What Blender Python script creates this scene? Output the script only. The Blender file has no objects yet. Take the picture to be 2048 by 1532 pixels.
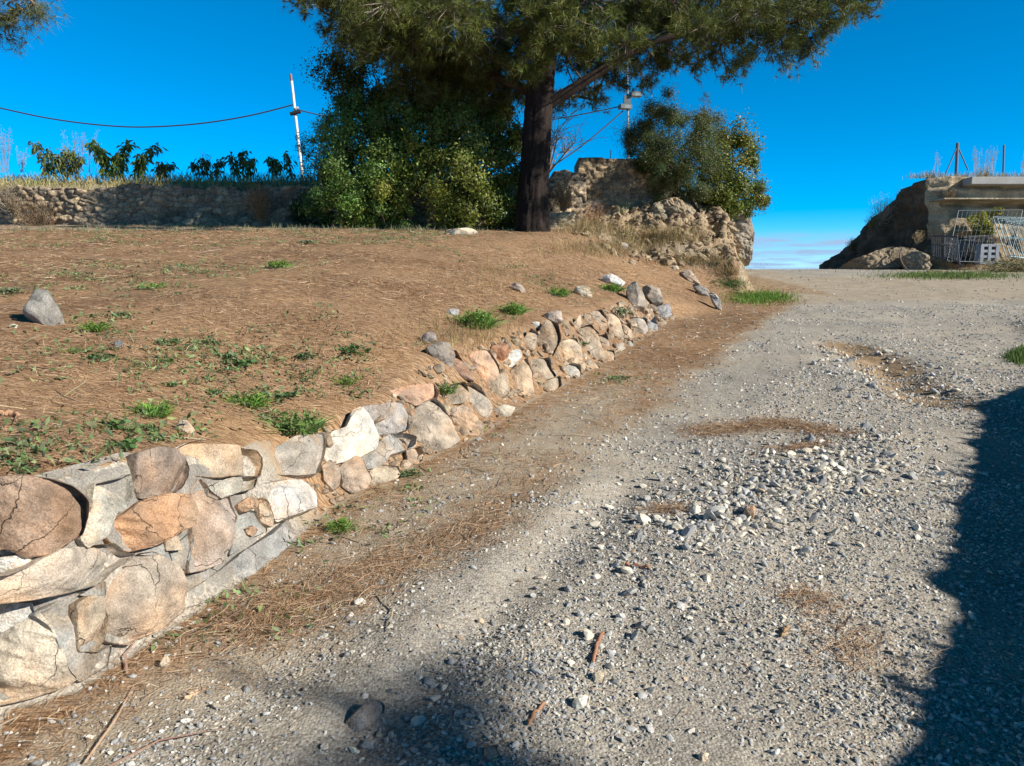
import bpy, math, random
import numpy as np
from mathutils import Vector
rng = np.random.default_rng(7)
random.seed(7)
sc = bpy.context.scene
COL = sc.collection

# ------------------------------------------------------------------ camera
F, CU, CV, PITCH, EYE = 1536.0, 1024.0, 766.0, math.radians(7.6), 1.55
cam = bpy.data.cameras.new('camera')
cam.sensor_width = 36; cam.lens = 27; cam.clip_start = .05; cam.clip_end = 6000
camo = bpy.data.objects.new('camera', cam); COL.objects.link(camo)
camo.location = (0, 0, EYE); camo.rotation_euler = (math.pi/2 - PITCH, 0, 0)
sc.camera = camo

# ------------------------------------------------------------------ light
S = np.array([.775, -.40, .49]); S /= np.linalg.norm(S)
ELEV = math.asin(S[2]); ROT = math.atan2(S[0], S[1])
sun = bpy.data.lights.new('sun', 'SUN'); sun.energy = 4.8; sun.angle = math.radians(.53); sun.color = (1, .935, .83)
suno = bpy.data.objects.new('sun', sun); COL.objects.link(suno)
suno.rotation_euler = Vector(-S).to_track_quat('-Z', 'Y').to_euler(); suno.location = (20, -10, 15)
sc.view_settings.view_transform = 'Standard'; sc.view_settings.look = 'None'
sc.view_settings.exposure = .62; sc.view_settings.gamma = 1.0
W = bpy.data.worlds.new('World'); sc.world = W; W.use_nodes = True
def world():
    nt = W.node_tree; nt.nodes.clear(); N = nt.nodes.new; L = nt.links.new
    out = N('ShaderNodeOutputWorld'); bg = N('ShaderNodeBackground'); bg.inputs[1].default_value = .063
    sky = N('ShaderNodeTexSky'); sky.sky_type = 'NISHITA'; sky.sun_disc = False
    sky.sun_elevation = ELEV; sky.sun_rotation = ROT; sky.altitude = 1500; sky.air_density = .6; sky.dust_density = 0; sky.ozone_density = 3.0
    hs = N('ShaderNodeHueSaturation'); hs.inputs['Hue'].default_value = .489; hs.inputs['Saturation'].default_value = 1.55; hs.inputs['Value'].default_value = 2.05
    L(sky.outputs[0], hs.inputs['Color'])
    tc = N('ShaderNodeTexCoord'); sp = N('ShaderNodeSeparateXYZ'); L(tc.outputs['Generated'], sp.inputs[0])
    mp = N('ShaderNodeMapping'); mp.inputs['Scale'].default_value = (9, 9, 120); L(tc.outputs['Generated'], mp.inputs[0])
    no = N('ShaderNodeTexNoise'); no.inputs['Scale'].default_value = 1.5; no.inputs['Detail'].default_value = 7; no.inputs['Roughness'].default_value = .6; L(mp.outputs[0], no.inputs[0])
    rp = N('ShaderNodeValToRGB'); rp.color_ramp.elements[0].position = .38; rp.color_ramp.elements[1].position = .6; L(no.outputs[0], rp.inputs[0])
    band = N('ShaderNodeValToRGB'); cr = band.color_ramp
    cr.elements[0].position = 0; cr.elements[0].color = (1, 1, 1, 1); cr.elements[1].position = .06; cr.elements[1].color = (0, 0, 0, 1)
    e = cr.elements.new(.049); e.color = (.85, .85, .85, 1)
    L(sp.outputs[2], band.inputs[0])
    m = N('ShaderNodeMath'); m.operation = 'MULTIPLY'; L(rp.outputs[0], m.inputs[0]); L(band.outputs[0], m.inputs[1])
    m2 = N('ShaderNodeMath'); m2.operation = 'MULTIPLY_ADD'; m2.inputs[1].default_value = .95; L(m.outputs[0], m2.inputs[0])
    m3 = N('ShaderNodeMath'); m3.operation = 'MULTIPLY'; m3.inputs[1].default_value = .32; L(band.outputs[0], m3.inputs[0]); L(m3.outputs[0], m2.inputs[2])
    mx = N('ShaderNodeMixRGB'); mx.inputs[2].default_value = (3.9, 5.9, 8.6, 1)
    zr = N('ShaderNodeValToRGB'); zr.color_ramp.elements[0].position = .36; zr.color_ramp.elements[0].color = (1, 1, 1, 1); zr.color_ramp.elements[1].position = .62; zr.color_ramp.elements[1].color = (.8, .24, .17, 1)
    L(sp.outputs[2], zr.inputs[0]); zm = N('ShaderNodeMixRGB'); zm.blend_type = 'MULTIPLY'; zm.inputs[0].default_value = 1.; L(hs.outputs[0], zm.inputs[1]); L(zr.outputs[0], zm.inputs[2])   # dims and warms the unseen upper sky, added to cut blue shadow fill
    L(m2.outputs[0], mx.inputs[0]); L(zm.outputs[0], mx.inputs[1]); L(mx.outputs[0], bg.inputs[0]); L(bg.outputs[0], out.inputs[0])
world()

# ------------------------------------------------------------------ numeric helpers
def hash3(ix, iy, iz):
    h = (ix*374761393 + iy*668265263 + iz*2147483647 + 1013904223).astype(np.int64) & 0xffffffff
    h = ((h ^ (h >> 13))*1274126177) & 0xffffffff
    h = ((h ^ (h >> 16))*2246822519) & 0xffffffff
    return ((h ^ (h >> 15)) & 0xffffff)/float(0xffffff)
def vnoise(p):
    i = np.floor(p).astype(np.int64); f = p - i; f = f*f*(3-2*f)
    r = 0
    for a in (0, 1):
        for b in (0, 1):
            for c in (0, 1):
                w = (f[:, 0] if a else 1-f[:, 0])*(f[:, 1] if b else 1-f[:, 1])*(f[:, 2] if c else 1-f[:, 2])
                r = r + w*hash3(i[:, 0]+a, i[:, 1]+b, i[:, 2]+c)
    return r*2-1
def fbm(p, octv=4, lac=2.1, gain=.5):
    p = np.asarray(p, float); r = 0; a = 1.0; t = 0
    for o in range(octv):
        r = r + a*vnoise(p + o*17.3); t += a; a *= gain; p = p*lac
    return r/t
def fbm2(x, y, s, octv=4, z=0.0):
    x = np.asarray(x, float); sh = x.shape
    p = np.stack([x.ravel()*s, np.asarray(y, float).ravel()*s, np.full(x.size, z)], 1)
    return fbm(p, octv).reshape(sh)
def worley(x, y):
    ix = np.floor(x).astype(np.int64); iy = np.floor(y).astype(np.int64)
    f1 = np.full(x.shape, 9.); f2 = f1.copy(); cid = np.zeros(x.shape)
    for a in (-2, -1, 0, 1):
        for b in (-1, 0, 1):
            cx, cy = ix+a, iy+b; z0 = np.zeros_like(cx)
            px = cx+.5*(cy & 1)+.02+.96*hash3(cx, cy, z0+1); py = cy+.1+.8*hash3(cx, cy, z0+2)
            d = np.hypot(px-x, py-y); h = hash3(cx, cy, z0+3)
            n = d < f1
            f2 = np.where(n, f1, np.minimum(f2, d)); cid = np.where(n, h, cid); f1 = np.where(n, d, f1)
    return f1, f2, cid
sstep = lambda a, b, x: (lambda t: t*t*(3-2*t))(np.clip((x-a)/(b-a), 0, 1))
cp_, sp_ = math.cos(PITCH), math.sin(PITCH)
def ray(u, v):
    a = (np.asarray(u, float)-CU)/F; b = (CV-np.asarray(v, float))/F
    return np.stack([a, cp_+b*sp_, -sp_+b*cp_], -1)
def P(u, v, Y):
    d = ray(u, v); t = np.asarray(Y)/d[..., 1]
    return d*t[..., None] + np.array([0, 0, EYE])
def ppm(Y): return F/Y                      # pixels per metre at distance Y

# ------------------------------------------------------------------ terrain heights
SL = .078
def road_z(y):
    y = np.asarray(y, float)
    return np.where(y < 21, SL*y, np.where(y < 32, SL*21 + SL*(y-21) - .0048*(y-21)**2,
           SL*21 + SL*11 - .0048*121 - .028*(y-32))) .clip(-60, None)
_bp = [(-60, 1500, .80, .12), (0, 1415, .74, .12), (150, 1375, .73, .13), (340, 1245, .69, .15), (510, 1130, .50, .2), (620, 1040, .42, .25),
       (700, 985, .38, .3), (830, 930, .37, .35), (960, 870, .54, .58), (1060, 800, .55, .52), (1150, 755, .55, .5), (1230, 710, .52, .5), (1290, 675, .45, .5),
       (1335, 640, .38, .5), (1440, 625, .12, .5), (1500, 560, .06, .6), (1512, 541, .05, .8)]
def on_road(u, v):
    d = ray(u, v); y = EYE/(SL*1 - d[2]/d[1]); return d[0]/d[1]*y, y
BP = [(-3.2, -6., .9, .12), (-2.35, .8, .85, .12)] + [(*on_road(u, v), h, w) for u, v, h, w in _bp] + [(8.5, 29., .05, 1.), (9.5, 60., .05, 1.)]
BP = np.array(BP)
def wall_coords(x, y):
    """signed distance into the bank, wall height, run, outward normal"""
    x = np.asarray(x, float); y = np.asarray(y, float)
    best = np.full(x.shape, 1e9); hh = np.zeros(x.shape); ww = np.zeros(x.shape); nx = np.zeros(x.shape); ny = np.zeros(x.shape)
    for a, b in zip(BP[:-1], BP[1:]):
        dx, dy = b[0]-a[0], b[1]-a[1]; L2 = dx*dx+dy*dy; L = math.sqrt(L2)
        t = np.clip(((x-a[0])*dx+(y-a[1])*dy)/L2, 0, 1)
        d = np.hypot(x-a[0]-t*dx, y-a[1]-t*dy); m = d < best
        best = np.where(m, d, best); hh = np.where(m, a[2]+t*(b[2]-a[2]), hh); ww = np.where(m, a[3]+t*(b[3]-a[3]), ww)
        nx = np.where(m, dy/L, nx); ny = np.where(m, -dx/L, ny)
    side = np.where(x < np.interp(y, BP[:, 1], BP[:, 0]), 1, -1)
    return best*side, hh, ww, nx, ny
def smin(a, b, k):
    h = np.clip(.5+.5*(b-a)/k, 0, 1); return b*(1-h)+a*h-k*h*(1-h)
WALLY = 18.5
def H0(x, y):
    d, h, w, nx, ny = wall_coords(x, y)
    r = road_z(y)
    g = .27 + .3*sstep(13, 19, y)
    loc = r + h*sstep(-.02, 1, d/w*.98) + g*np.maximum(d-w, 0)
    plane = .63+.12*np.minimum(y, 19)
    z = np.where(d > 0, smin(loc, np.maximum(plane, r+.02), .25)+.0, r)
    z = np.where((d > 0) & (z < r), r, z)
    # terrace behind the old wall
    xe = 2.6
    tmask = sstep(WALLY+.25, WALLY+.5, y)*(1-sstep(xe, xe+2.6, x))
    terr = 3.72 + .33*sstep(WALLY+.3, WALLY+1.6, y) - .02*np.maximum(y-22, 0)
    z = z + tmask*np.maximum(terr - z, 0)
    # slumped earth under the ruin
    md = 2.25 + .5*np.maximum(y-16.9, 0) - .25*np.maximum(y-19.4, 0) + .5*(np.abs(fbm2(x, y, 1.6, 6, 31.))-.14) + .10*fbm2(x, y, 5., 3, 35.) - .12*sstep(3.5, 5.5, x)
    mm = sstep(1.2, 2.4, x)*(1-sstep(5.15, 5.75, x-.16*(y-19)+.5*fbm2(x, y, .8, 4, 33.)))*sstep(16.4, 17.4, y+.35*(x-3))*(1-sstep(21, 22.2, y))
    z = z + mm*np.maximum(md - z, 0)
    # verge rising beside the wall on the right
    hx = np.interp(y, [-6, 1.1, 1.8, 4.6, 6.8, 9, 11.5, 13], [2.9, 3.3, 3.6, 5.4, 6.4, 6.3, 7.3, 9.5])
    z = z + .35*sstep(0, 1.0, x-hx)*(1-sstep(11, 13, y))
    return z
_mg = lambda u, v, r: (*on_road(u, v), r)
GULLY = [on_road(u, v) for u, v in [(1690, 690), (1760, 720), (1810, 760), (1870, 800)]]
GULLY2 = [on_road(u, v) for u, v in [(700, 1500), (860, 1360), (1060, 1150), (1250, 980)]]
HEAP = [on_road(u, v) for u, v in [(1380, 1090), (1500, 1020), (1620, 950), (1760, 890)]]
def pl_dist(x, y, pts):
    best = np.full(np.shape(x), 1e9)
    for a, b in zip(pts[:-1], pts[1:]):
        dx, dy = b[0]-a[0], b[1]-a[1]; t = np.clip(((x-a[0])*dx+(y-a[1])*dy)/(dx*dx+dy*dy), 0, 1)
        best = np.minimum(best, np.hypot(x-a[0]-t*dx, y-a[1]-t*dy))
    return best
def H(x, y):
    x = np.asarray(x, float); y = np.asarray(y, float)
    z = H0(x, y)
    near = 1-sstep(24, 40, np.abs(y)+np.abs(x)*.3)
    z = z + near*(.028*fbm2(x, y, .9, 3) + .012*fbm2(x, y, 4.0, 3, 5.) + .004*fbm2(x, y, 22., 2, 9.) + .03*(x < np.interp(y, BP[:, 1], BP[:, 0])-.3)*(np.abs(fbm2(x, y, 1.9, 4, 14.))-.15))
    g = pl_dist(x, y, GULLY); z = z - .09*np.exp(-(g/.28)**2)*(1+.5*fbm2(x, y, 5, 2, 3.))
    z = z - .03*np.exp(-(pl_dist(x, y, GULLY2)/.13)**2) + .03*np.exp(-(pl_dist(x+.25, y, GULLY2)/.2)**2)
    z = z + .045*np.exp(-(pl_dist(x, y, HEAP)/.35)**2)
    return z
def Hg(x, y):
    x = np.asarray(x, float); y = np.asarray(y, float)
    i = np.clip(np.searchsorted(xs, x)-1, 0, len(xs)-2); j = np.clip(np.searchsorted(ys, y)-1, 0, len(ys)-2)
    a = np.clip((x-xs[i])/(xs[i+1]-xs[i]), 0, 1); b = np.clip((y-ys[j])/(ys[j+1]-ys[j]), 0, 1)
    return (GZ[j, i]*(1-a)+GZ[j, i+1]*a)*(1-b)+(GZ[j+1, i]*(1-a)+GZ[j+1, i+1]*a)*b
def hit(u, v, fn=None, y0=1.0, y1=40.0, n=420):
    fn = Hg
    u = np.atleast_1d(np.asarray(u, float)); v = np.atleast_1d(np.asarray(v, float))
    d = ray(u, v); d = d/d[:, 1:2]
    ys = y0*(y1/y0)**np.linspace(0, 1, n)
    X = d[:, :1]*ys; Z = EYE + d[:, 2:3]*ys
    below = Z < fn(X, np.broadcast_to(ys, X.shape))
    k = np.argmax(below, 1); k = np.where(below.any(1), k, n-1)
    lo, hi = ys[np.maximum(k-1, 0)], ys[k]
    for _ in range(14):
        m = (lo+hi)/2; b = EYE + d[:, 2]*m < fn(d[:, 0]*m, m); hi = np.where(b, m, hi); lo = np.where(b, lo, m)
    y = (lo+hi)/2
    return np.stack([d[:, 0]*y, y, EYE + d[:, 2]*y], 1)

# ------------------------------------------------------------------ mesh helpers
class MB:
    def __init__(s): s.v = []; s.l = []; s.n = []; s.c = []; s.k = 0
    def add(s, V, Fc, col=(1, 1, 1)):
        V = np.asarray(V, float).reshape(-1, 3); Fc = np.asarray(Fc, np.int64)
        s.v.append(V); s.l.append((Fc+s.k).ravel()); s.n.append(np.full(len(Fc), Fc.shape[1]))
        c = np.asarray(col, float)
        s.c.append(np.broadcast_to(c, (len(V), 3)) if c.ndim == 1 else c); s.k += len(V)
    def poly(s, V, col=(1, 1, 1)): s.add(V, [list(range(len(V)))], col)
    def mesh(s, name, smooth=True):
        me = bpy.data.meshes.new(name)
        v = np.concatenate(s.v); l = np.concatenate(s.l); n = np.concatenate(s.n); c = np.concatenate(s.c)
        me.vertices.add(len(v)); me.vertices.foreach_set('co', v.ravel())
        me.loops.add(len(l)); me.loops.foreach_set('vertex_index', l.astype(np.int32))
        me.polygons.add(len(n)); me.polygons.foreach_set('loop_start', np.concatenate([[0], np.cumsum(n)[:-1]]).astype(np.int32))
        me.polygons.foreach_set('use_smooth', np.full(len(n), bool(smooth)))
        me.update(calc_edges=True); me.validate()
        a = me.color_attributes.new('Col', 'FLOAT_COLOR', 'POINT')
        a.data.foreach_set('color', np.concatenate([c, np.ones((len(c), 1))], 1).ravel().astype(np.float32))
        return me
    def obj(s, name, mat, parent=None, smooth=True, origin=None):
        if origin is not None:
            s.v = [a-np.asarray(origin) for a in s.v]
        me = s.mesh(name, smooth); me.materials.append(mat)
        o = bpy.data.objects.new(name, me); COL.objects.link(o)
        if parent is not None: o.parent = parent
        if origin is not None: o.location = origin
        return o
def tag(o, label, cat, group=None):
    o['label'] = label; o['category'] = cat
    if group: o['group'] = group
    return o
def empty(name, loc, label, cat, group=None):
    o = bpy.data.objects.new(name, None); COL.objects.link(o); o.location = loc; o.empty_display_size = .2
    return tag(o, label, cat, group)
def part(mb, name, mat, root, smooth=True):       # vertices given in world space, stored relative to the thing's base
    mb.v = [a-np.array(root.location) for a in mb.v]
    return mb.obj(name, mat, root, smooth)
def norm(a): a = np.asarray(a, float); return a/np.maximum(np.linalg.norm(a, axis=-1, keepdims=True), 1e-9)
def tube(mb, pts, rad, sides=6, col=(1, 1, 1), cap=True):
    pts = np.asarray(pts, float); n = len(pts); rad = np.broadcast_to(np.asarray(rad, float), (n,))
    t = norm(np.gradient(pts, axis=0)); ref = np.array([0, 0, 1.]) if abs(t[0][2]) < .9 else np.array([1., 0, 0])
    a = norm(np.cross(t, ref)); b = np.cross(t, a)
    th = np.linspace(0, 2*np.pi, sides, endpoint=False)
    V = pts[:, None] + rad[:, None, None]*(np.cos(th)[None, :, None]*a[:, None] + np.sin(th)[None, :, None]*b[:, None])
    i = np.arange(n-1)[:, None]*sides; j = np.arange(sides)[None]; j2 = (j+1) % sides
    Fc = np.stack([i+j, i+j2, i+sides+j2, i+sides+j], -1).reshape(-1, 4)
    mb.add(V.reshape(-1, 3), Fc, col)
    if cap and sides > 3:
        mb.poly(V[0][::-1], col); mb.poly(V[-1], col)
def box(mb, c, sx, sy, sz, col=(1, 1, 1), rz=0., bev=.08):
    sx, sy, sz = sx/2, sy/2, sz/2; b = min(sx, sy, sz)*bev*2
    V = []; 
    for z, k in ((-sz, b), (-sz+b, 0), (sz-b, 0), (sz, b)):
        X, Y = sx-k, sy-k
        V += [(-X, -Y+b*0, z), (X, -Y, z), (X, Y, z), (-X, Y, z)]
    V = np.array(V, float); ca, sa = math.cos(rz), math.sin(rz)
    V = np.stack([V[:, 0]*ca-V[:, 1]*sa, V[:, 0]*sa+V[:, 1]*ca, V[:, 2]], 1)+np.asarray(c)
    Fc = []
    for r in range(3):
        for k in range(4): Fc.append([r*4+k, r*4+(k+1) % 4, r*4+4+(k+1) % 4, r*4+4+k])
    Fc += [[3, 2, 1, 0], [12, 13, 14, 15]]
    mb.add(V, Fc, col)
def spline(pts, n):
    pts = np.asarray(pts, float); m = len(pts); t = np.linspace(0, m-1, n)
    i = np.clip(np.floor(t).astype(int), 0, m-2); f = (t-i)[:, None]
    p0 = pts[np.maximum(i-1, 0)]; p1 = pts[i]; p2 = pts[i+1]; p3 = pts[np.minimum(i+2, m-1)]
    return .5*((2*p1)+(-p0+p2)*f+(2*p0-5*p1+4*p2-p3)*f*f+(-p0+3*p1-3*p2+p3)*f**3)
def leaves(mb, C, N, L, Wd, col, bend=.25):
    """C centres, N normals; L length, Wd width arrays"""
    n = len(C); N = norm(N); r = norm(rng.normal(size=(n, 3))); D = norm(np.cross(N, r)); Sd = np.cross(N, D)
    L = np.broadcast_to(L, (n,))[:, None]; Wd = np.broadcast_to(Wd, (n,))[:, None]
    V = np.stack([C-D*L*.5-N*L*bend*.3, C+Sd*Wd*.5-N*Wd*.1+D*L*.05, C+D*L*.5-N*L*bend*.3, C-Sd*Wd*.5-N*Wd*.1+D*L*.05], 1)
    mb.add(V.reshape(-1, 3), np.arange(n*4).reshape(-1, 4), np.repeat(col, 4, 0) if np.ndim(col) > 1 else col)
def jcol(base, n, amt=.25, hue=.08):
    base = np.asarray(base, float); k = (1+amt*rng.normal(size=(n, 1))).clip(.3, 2)
    return (base*k*(1+hue*rng.normal(size=(n, 3)))).clip(.005, 1)

# ------------------------------------------------------------------ materials
def mat_attr(name, rough=.8, mottle=(.6, 1.35), mscale=6., speck=0., sscale=60., bump=.3, bscale=25., bdist=.02, transl=0., spec=.3, crack=0.):
    m = bpy.data.materials.new(name); m.use_nodes = True; nt = m.node_tree; N = nt.nodes.new; L = nt.links.new
    b = nt.nodes['Principled BSDF']; out = nt.nodes['Material Output']
    b.inputs['Roughness'].default_value = rough; b.inputs['Specular IOR Level'].default_value = spec
    at = N('ShaderNodeAttribute'); at.attribute_name = 'Col'; col = at.outputs['Color']
    geo = N('ShaderNodeNewGeometry')
    if mottle:
        no = N('ShaderNodeTexNoise'); no.inputs['Scale'].default_value = mscale; no.inputs['Detail'].default_value = 6; no.inputs['Roughness'].default_value = .65
        L(geo.outputs['Position'], no.inputs[0])
        mr = N('ShaderNodeMapRange'); mr.inputs[1].default_value = .3; mr.inputs[2].default_value = .7; mr.inputs[3].default_value = mottle[0]; mr.inputs[4].default_value = mottle[1]
        L(no.outputs[0], mr.inputs[0])
        mu = N('ShaderNodeVectorMath'); mu.operation = 'SCALE'; L(col, mu.inputs[0]); L(mr.outputs[0], mu.inputs['Scale']); col = mu.outputs[0]
    if speck:
        n2 = N('ShaderNodeTexNoise'); n2.inputs['Scale'].default_value = sscale; n2.inputs['Detail'].default_value = 3
        L(geo.outputs['Position'], n2.inputs[0])
        r2 = N('ShaderNodeMapRange'); r2.inputs[1].default_value = .36; r2.inputs[2].default_value = .64; r2.inputs[3].default_value = 1-speck; r2.inputs[4].default_value = 1+speck
        L(n2.outputs[0], r2.inputs[0])
        m2 = N('ShaderNodeVectorMath'); m2.operation = 'SCALE'; L(col, m2.inputs[0]); L(r2.outputs[0], m2.inputs['Scale']); col = m2.outputs[0]
    crk = None
    if crack:                       # thin dark fissures
        nd = N('ShaderNodeTexNoise'); nd.inputs['Scale'].default_value = 4.; nd.inputs['Detail'].default_value = 6; L(geo.outputs['Position'], nd.inputs[0])
        ad = N('ShaderNodeVectorMath'); ad.operation = 'MULTIPLY_ADD'; ad.inputs[1].default_value = (.35, .35, .35); L(nd.outputs['Color'], ad.inputs[0]); L(geo.outputs['Position'], ad.inputs[2])
        vr = N('ShaderNodeTexVoronoi'); vr.feature = 'DISTANCE_TO_EDGE'; vr.inputs['Scale'].default_value = crack; L(ad.outputs[0], vr.inputs['Vector'])
        nm = N('ShaderNodeTexNoise'); nm.inputs['Scale'].default_value = 3.; L(geo.outputs['Position'], nm.inputs[0])
        wd = N('ShaderNodeMapRange'); wd.inputs[1].default_value = .45; wd.inputs[2].default_value = .7; wd.inputs[3].default_value = .0005; wd.inputs[4].default_value = .013; L(nm.outputs[0], wd.inputs[0])
        dv = N('ShaderNodeMath'); dv.operation = 'DIVIDE'; dv.use_clamp = True; L(vr.outputs[0], dv.inputs[0]); L(wd.outputs[0], dv.inputs[1]); crk = dv.outputs[0]
        cm = N('ShaderNodeMapRange'); cm.inputs[3].default_value = .55; L(crk, cm.inputs[0])
        m5 = N('ShaderNodeVectorMath'); m5.operation = 'SCALE'; L(col, m5.inputs[0]); L(cm.outputs[0], m5.inputs['Scale']); col = m5.outputs[0]
    L(col, b.inputs['Base Color'])
    if bump:
        n3 = N('ShaderNodeTexNoise'); n3.inputs['Scale'].default_value = bscale; n3.inputs['Detail'].default_value = 7; n3.inputs['Roughness'].default_value = .65
        L(geo.outputs['Position'], n3.inputs[0])
        bp = N('ShaderNodeBump'); bp.inputs['Strength'].default_value = bump; bp.inputs['Distance'].default_value = bdist
        hgt_ = n3.outputs[0]
        if crk: sm = N('ShaderNodeMath'); sm.operation = 'MULTIPLY_ADD'; sm.inputs[1].default_value = .6; L(crk, sm.inputs[0]); L(hgt_, sm.inputs[2]); hgt_ = sm.outputs[0]
        L(hgt_, bp.inputs['Height']); L(bp.outputs[0], b.inputs['Normal'])
    if transl:
        tr = N('ShaderNodeBsdfTranslucent'); L(col, tr.inputs[0]); ms = N('ShaderNodeMixShader'); ms.inputs[0].default_value = transl
        L(b.outputs[0], ms.inputs[1]); L(tr.outputs[0], ms.inputs[2]); L(ms.outputs[0], out.inputs[0])
    return m
M_stone = mat_attr('weathered_stone', .85, (.55, 1.4), 9., .24, 170., .9, 32., .02, crack=3.2)
M_gravel = mat_attr('gravel_stone', .8, (.8, 1.2), 40., .2, 300., .25, 150., .004)
M_needle = mat_attr('dry_needles', .75, None, bump=0, transl=.15)
M_leaf = mat_attr('leaf', .4, (.65, 1.35), 1.6, bump=0, transl=.33, spec=.35)
M_pine = mat_attr('pine_needles', .5, (.75, 1.25), 1.2, bump=0, transl=.2)
M_grass = mat_attr('grass_blades', .6, (.75, 1.25), 3., bump=0, transl=.3)
M_bark = mat_attr('bark', .9, (.5, 1.5), 7., .3, 60., .8, 30., .03)
M_wood = mat_attr('twigs', .85, (.7, 1.3), 9., bump=.2, bscale=60.)
M_mason = mat_attr('old_masonry', .9, (.6, 1.35), 2.2, .3, 22., .8, 18., .06, crack=4.5)
M_earth = mat_attr('packed_earth', .95, (.65, 1.3), 1.6, .25, 30., .6, 14., .06)
M_mortar = mat_attr('mortar', .9, (.65, 1.3), 6., .22, 120., .7, 40., .015)
M_concrete = mat_attr('concrete', .85, (.85, 1.12), 2., .1, 60., .2, 40., .01)
M_metal = mat_attr('galvanised_metal', .45, (.85, 1.15), 8., bump=0); M_metal.node_tree.nodes['Principled BSDF'].inputs['Metallic'].default_value = .55
M_paint = mat_attr('painted_pole', .5, (.85, 1.1), 5., bump=.05)
M_rubber = mat_attr('black_rubber', .6, None, bump=0)

def ground_mat():
    m = bpy.data.materials.new('ground_surface'); m.use_nodes = True; nt = m.node_tree; N = nt.nodes.new; L = nt.links.new
    b = nt.nodes['Principled BSDF']; b.inputs['Roughness'].default_value = .95; b.inputs['Specular IOR Level'].default_value = .15
    geo = N('ShaderNodeNewGeometry'); pos = geo.outputs['Position']
    at = N('ShaderNodeAttribute'); at.attribute_name = 'Col'; sep = N('ShaderNodeSeparateColor'); L(at.outputs['Color'], sep.inputs[0])
    def noise(scale, det=5, rough=.6, vec=None):
        n = N('ShaderNodeTexNoise'); n.inputs['Scale'].default_value = scale; n.inputs['Detail'].default_value = det; n.inputs['Roughness'].default_value = rough
        L(vec or pos, n.inputs[0]); return n.outputs[0]
    def ramp(f, stops):
        r = N('ShaderNodeValToRGB'); c = r.color_ramp; c.elements[0].position = stops[0][0]; c.elements[0].color = (*stops[0][1], 1)
        c.elements[1].position = stops[-1][0]; c.elements[1].color = (*stops[-1][1], 1)
        for p, q in stops[1:-1]: e = c.elements.new(p); e.color = (*q, 1)
        L(f, r.inputs[0]); return r.outputs[0]
    def mix(f, a, c, mode='MIX'):
        x = N('ShaderNodeMixRGB'); x.blend_type = mode
        if isinstance(f, float): x.inputs[0].default_value = f
        else: L(f, x.inputs[0])
        L(a, x.inputs[1]); L(c, x.inputs[2]); return x.outputs[0]
    # needle litter: stretched noises in two directions
    def stretched(rz, s):
        mp = N('ShaderNodeMapping'); mp.inputs['Rotation'].default_value = (0, 0, rz); mp.inputs['Scale'].default_value = (s, s*7, s); L(pos, mp.inputs[0])
        return noise(1., 3, .6, mp.outputs[0])
    s1 = stretched(.35, 16.); s2 = stretched(2.3, 17.); s3 = stretched(1.2, 13.)
    mxm = N('ShaderNodeMath'); mxm.operation = 'MAXIMUM'; L(s1, mxm.inputs[0]); L(s2, mxm.inputs[1])
    mx2 = N('ShaderNodeMath'); mx2.operation = 'MAXIMUM'; L(mxm.outputs[0], mx2.inputs[0]); L(s3, mx2.inputs[1])
    needles = ramp(mx2.outputs[0], [(.44, (.08, .049, .029)), (.57, (.285, .182, .106)), (.70, (.50, .365, .235))])
    big = ramp(noise(.7, 4), [(.3, (.70, .62, .56)), (.5, (1, .96, .93)), (.7, (1.15, 1.08, .98))])
    needles = mix(1., needles, big, 'MULTIPLY')
    # pale dirt
    dirt = ramp(noise(3.5, 7), [(.3, (.25, .20, .145)), (.5, (.37, .31, .235)), (.7, (.48, .42, .335))])
    dirt = mix(.5, dirt, ramp(noise(140., 3), [(.35, (.2, .16, .11)), (.65, (.55, .48, .38))]))
    # gravel fines: small cells
    vo = N('ShaderNodeTexVoronoi'); vo.inputs['Scale'].default_value = 95.; L(pos, vo.inputs[0])
    sv = N('ShaderNodeSeparateColor'); L(vo.outputs['Color'], sv.inputs[0])
    grav = ramp(sv.outputs[0], [(.0, (.14, .14, .14)), (.3, (.32, .315, .305)), (.6, (.46, .445, .41)), (.85, (.58, .55, .49)), (1., (.62, .60, .55))])
    grav = mix(.42, grav, dirt)
    grav = mix(1., grav, ramp(noise(1.1, 4), [(.3, (.75, .76, .78)), (.7, (1.1, 1.06, 1.0))]), 'MULTIPLY')
    # orange subsoil
    ora = ramp(noise(9., 6), [(.3, (.215, .145, .085)), (.7, (.40, .295, .185))])
    def jit(mask, sc=5., amt=.9):
        n = noise(sc, 6, .7); a = N('ShaderNodeMath'); a.operation = 'MULTIPLY_ADD'; a.inputs[1].default_value = amt; a.inputs[2].default_value = -amt/2; L(n, a.inputs[0])
        c = N('ShaderNodeMath'); c.operation = 'ADD'; L(mask, c.inputs[0]); L(a.outputs[0], c.inputs[1])
        r = N('ShaderNodeMapRange'); r.inputs[1].default_value = .35; r.inputs[2].default_value = .65; L(c.outputs[0], r.inputs[0]); return r.outputs[0]
    col = mix(jit(sep.outputs[1]), dirt, grav)
    col = mix(jit(sep.outputs[0], 7.), col, needles)
    col = mix(jit(sep.outputs[2], 6.), col, ora)
    L(col, b.inputs['Base Color'])
    ht = N('ShaderNodeMath'); ht.operation = 'MULTIPLY_ADD'; ht.inputs[1].default_value = -.9; L(vo.outputs['Distance'], ht.inputs[0])
    hn = N('ShaderNodeMath'); hn.operation = 'ADD'; L(mx2.outputs[0], hn.inputs[0]); L(noise(40., 5), hn.inputs[1]); L(hn.outputs[0], ht.inputs[2])
    bp = N('ShaderNodeBump'); bp.inputs['Strength'].default_value = .6; bp.inputs['Distance'].default_value = .007
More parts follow.
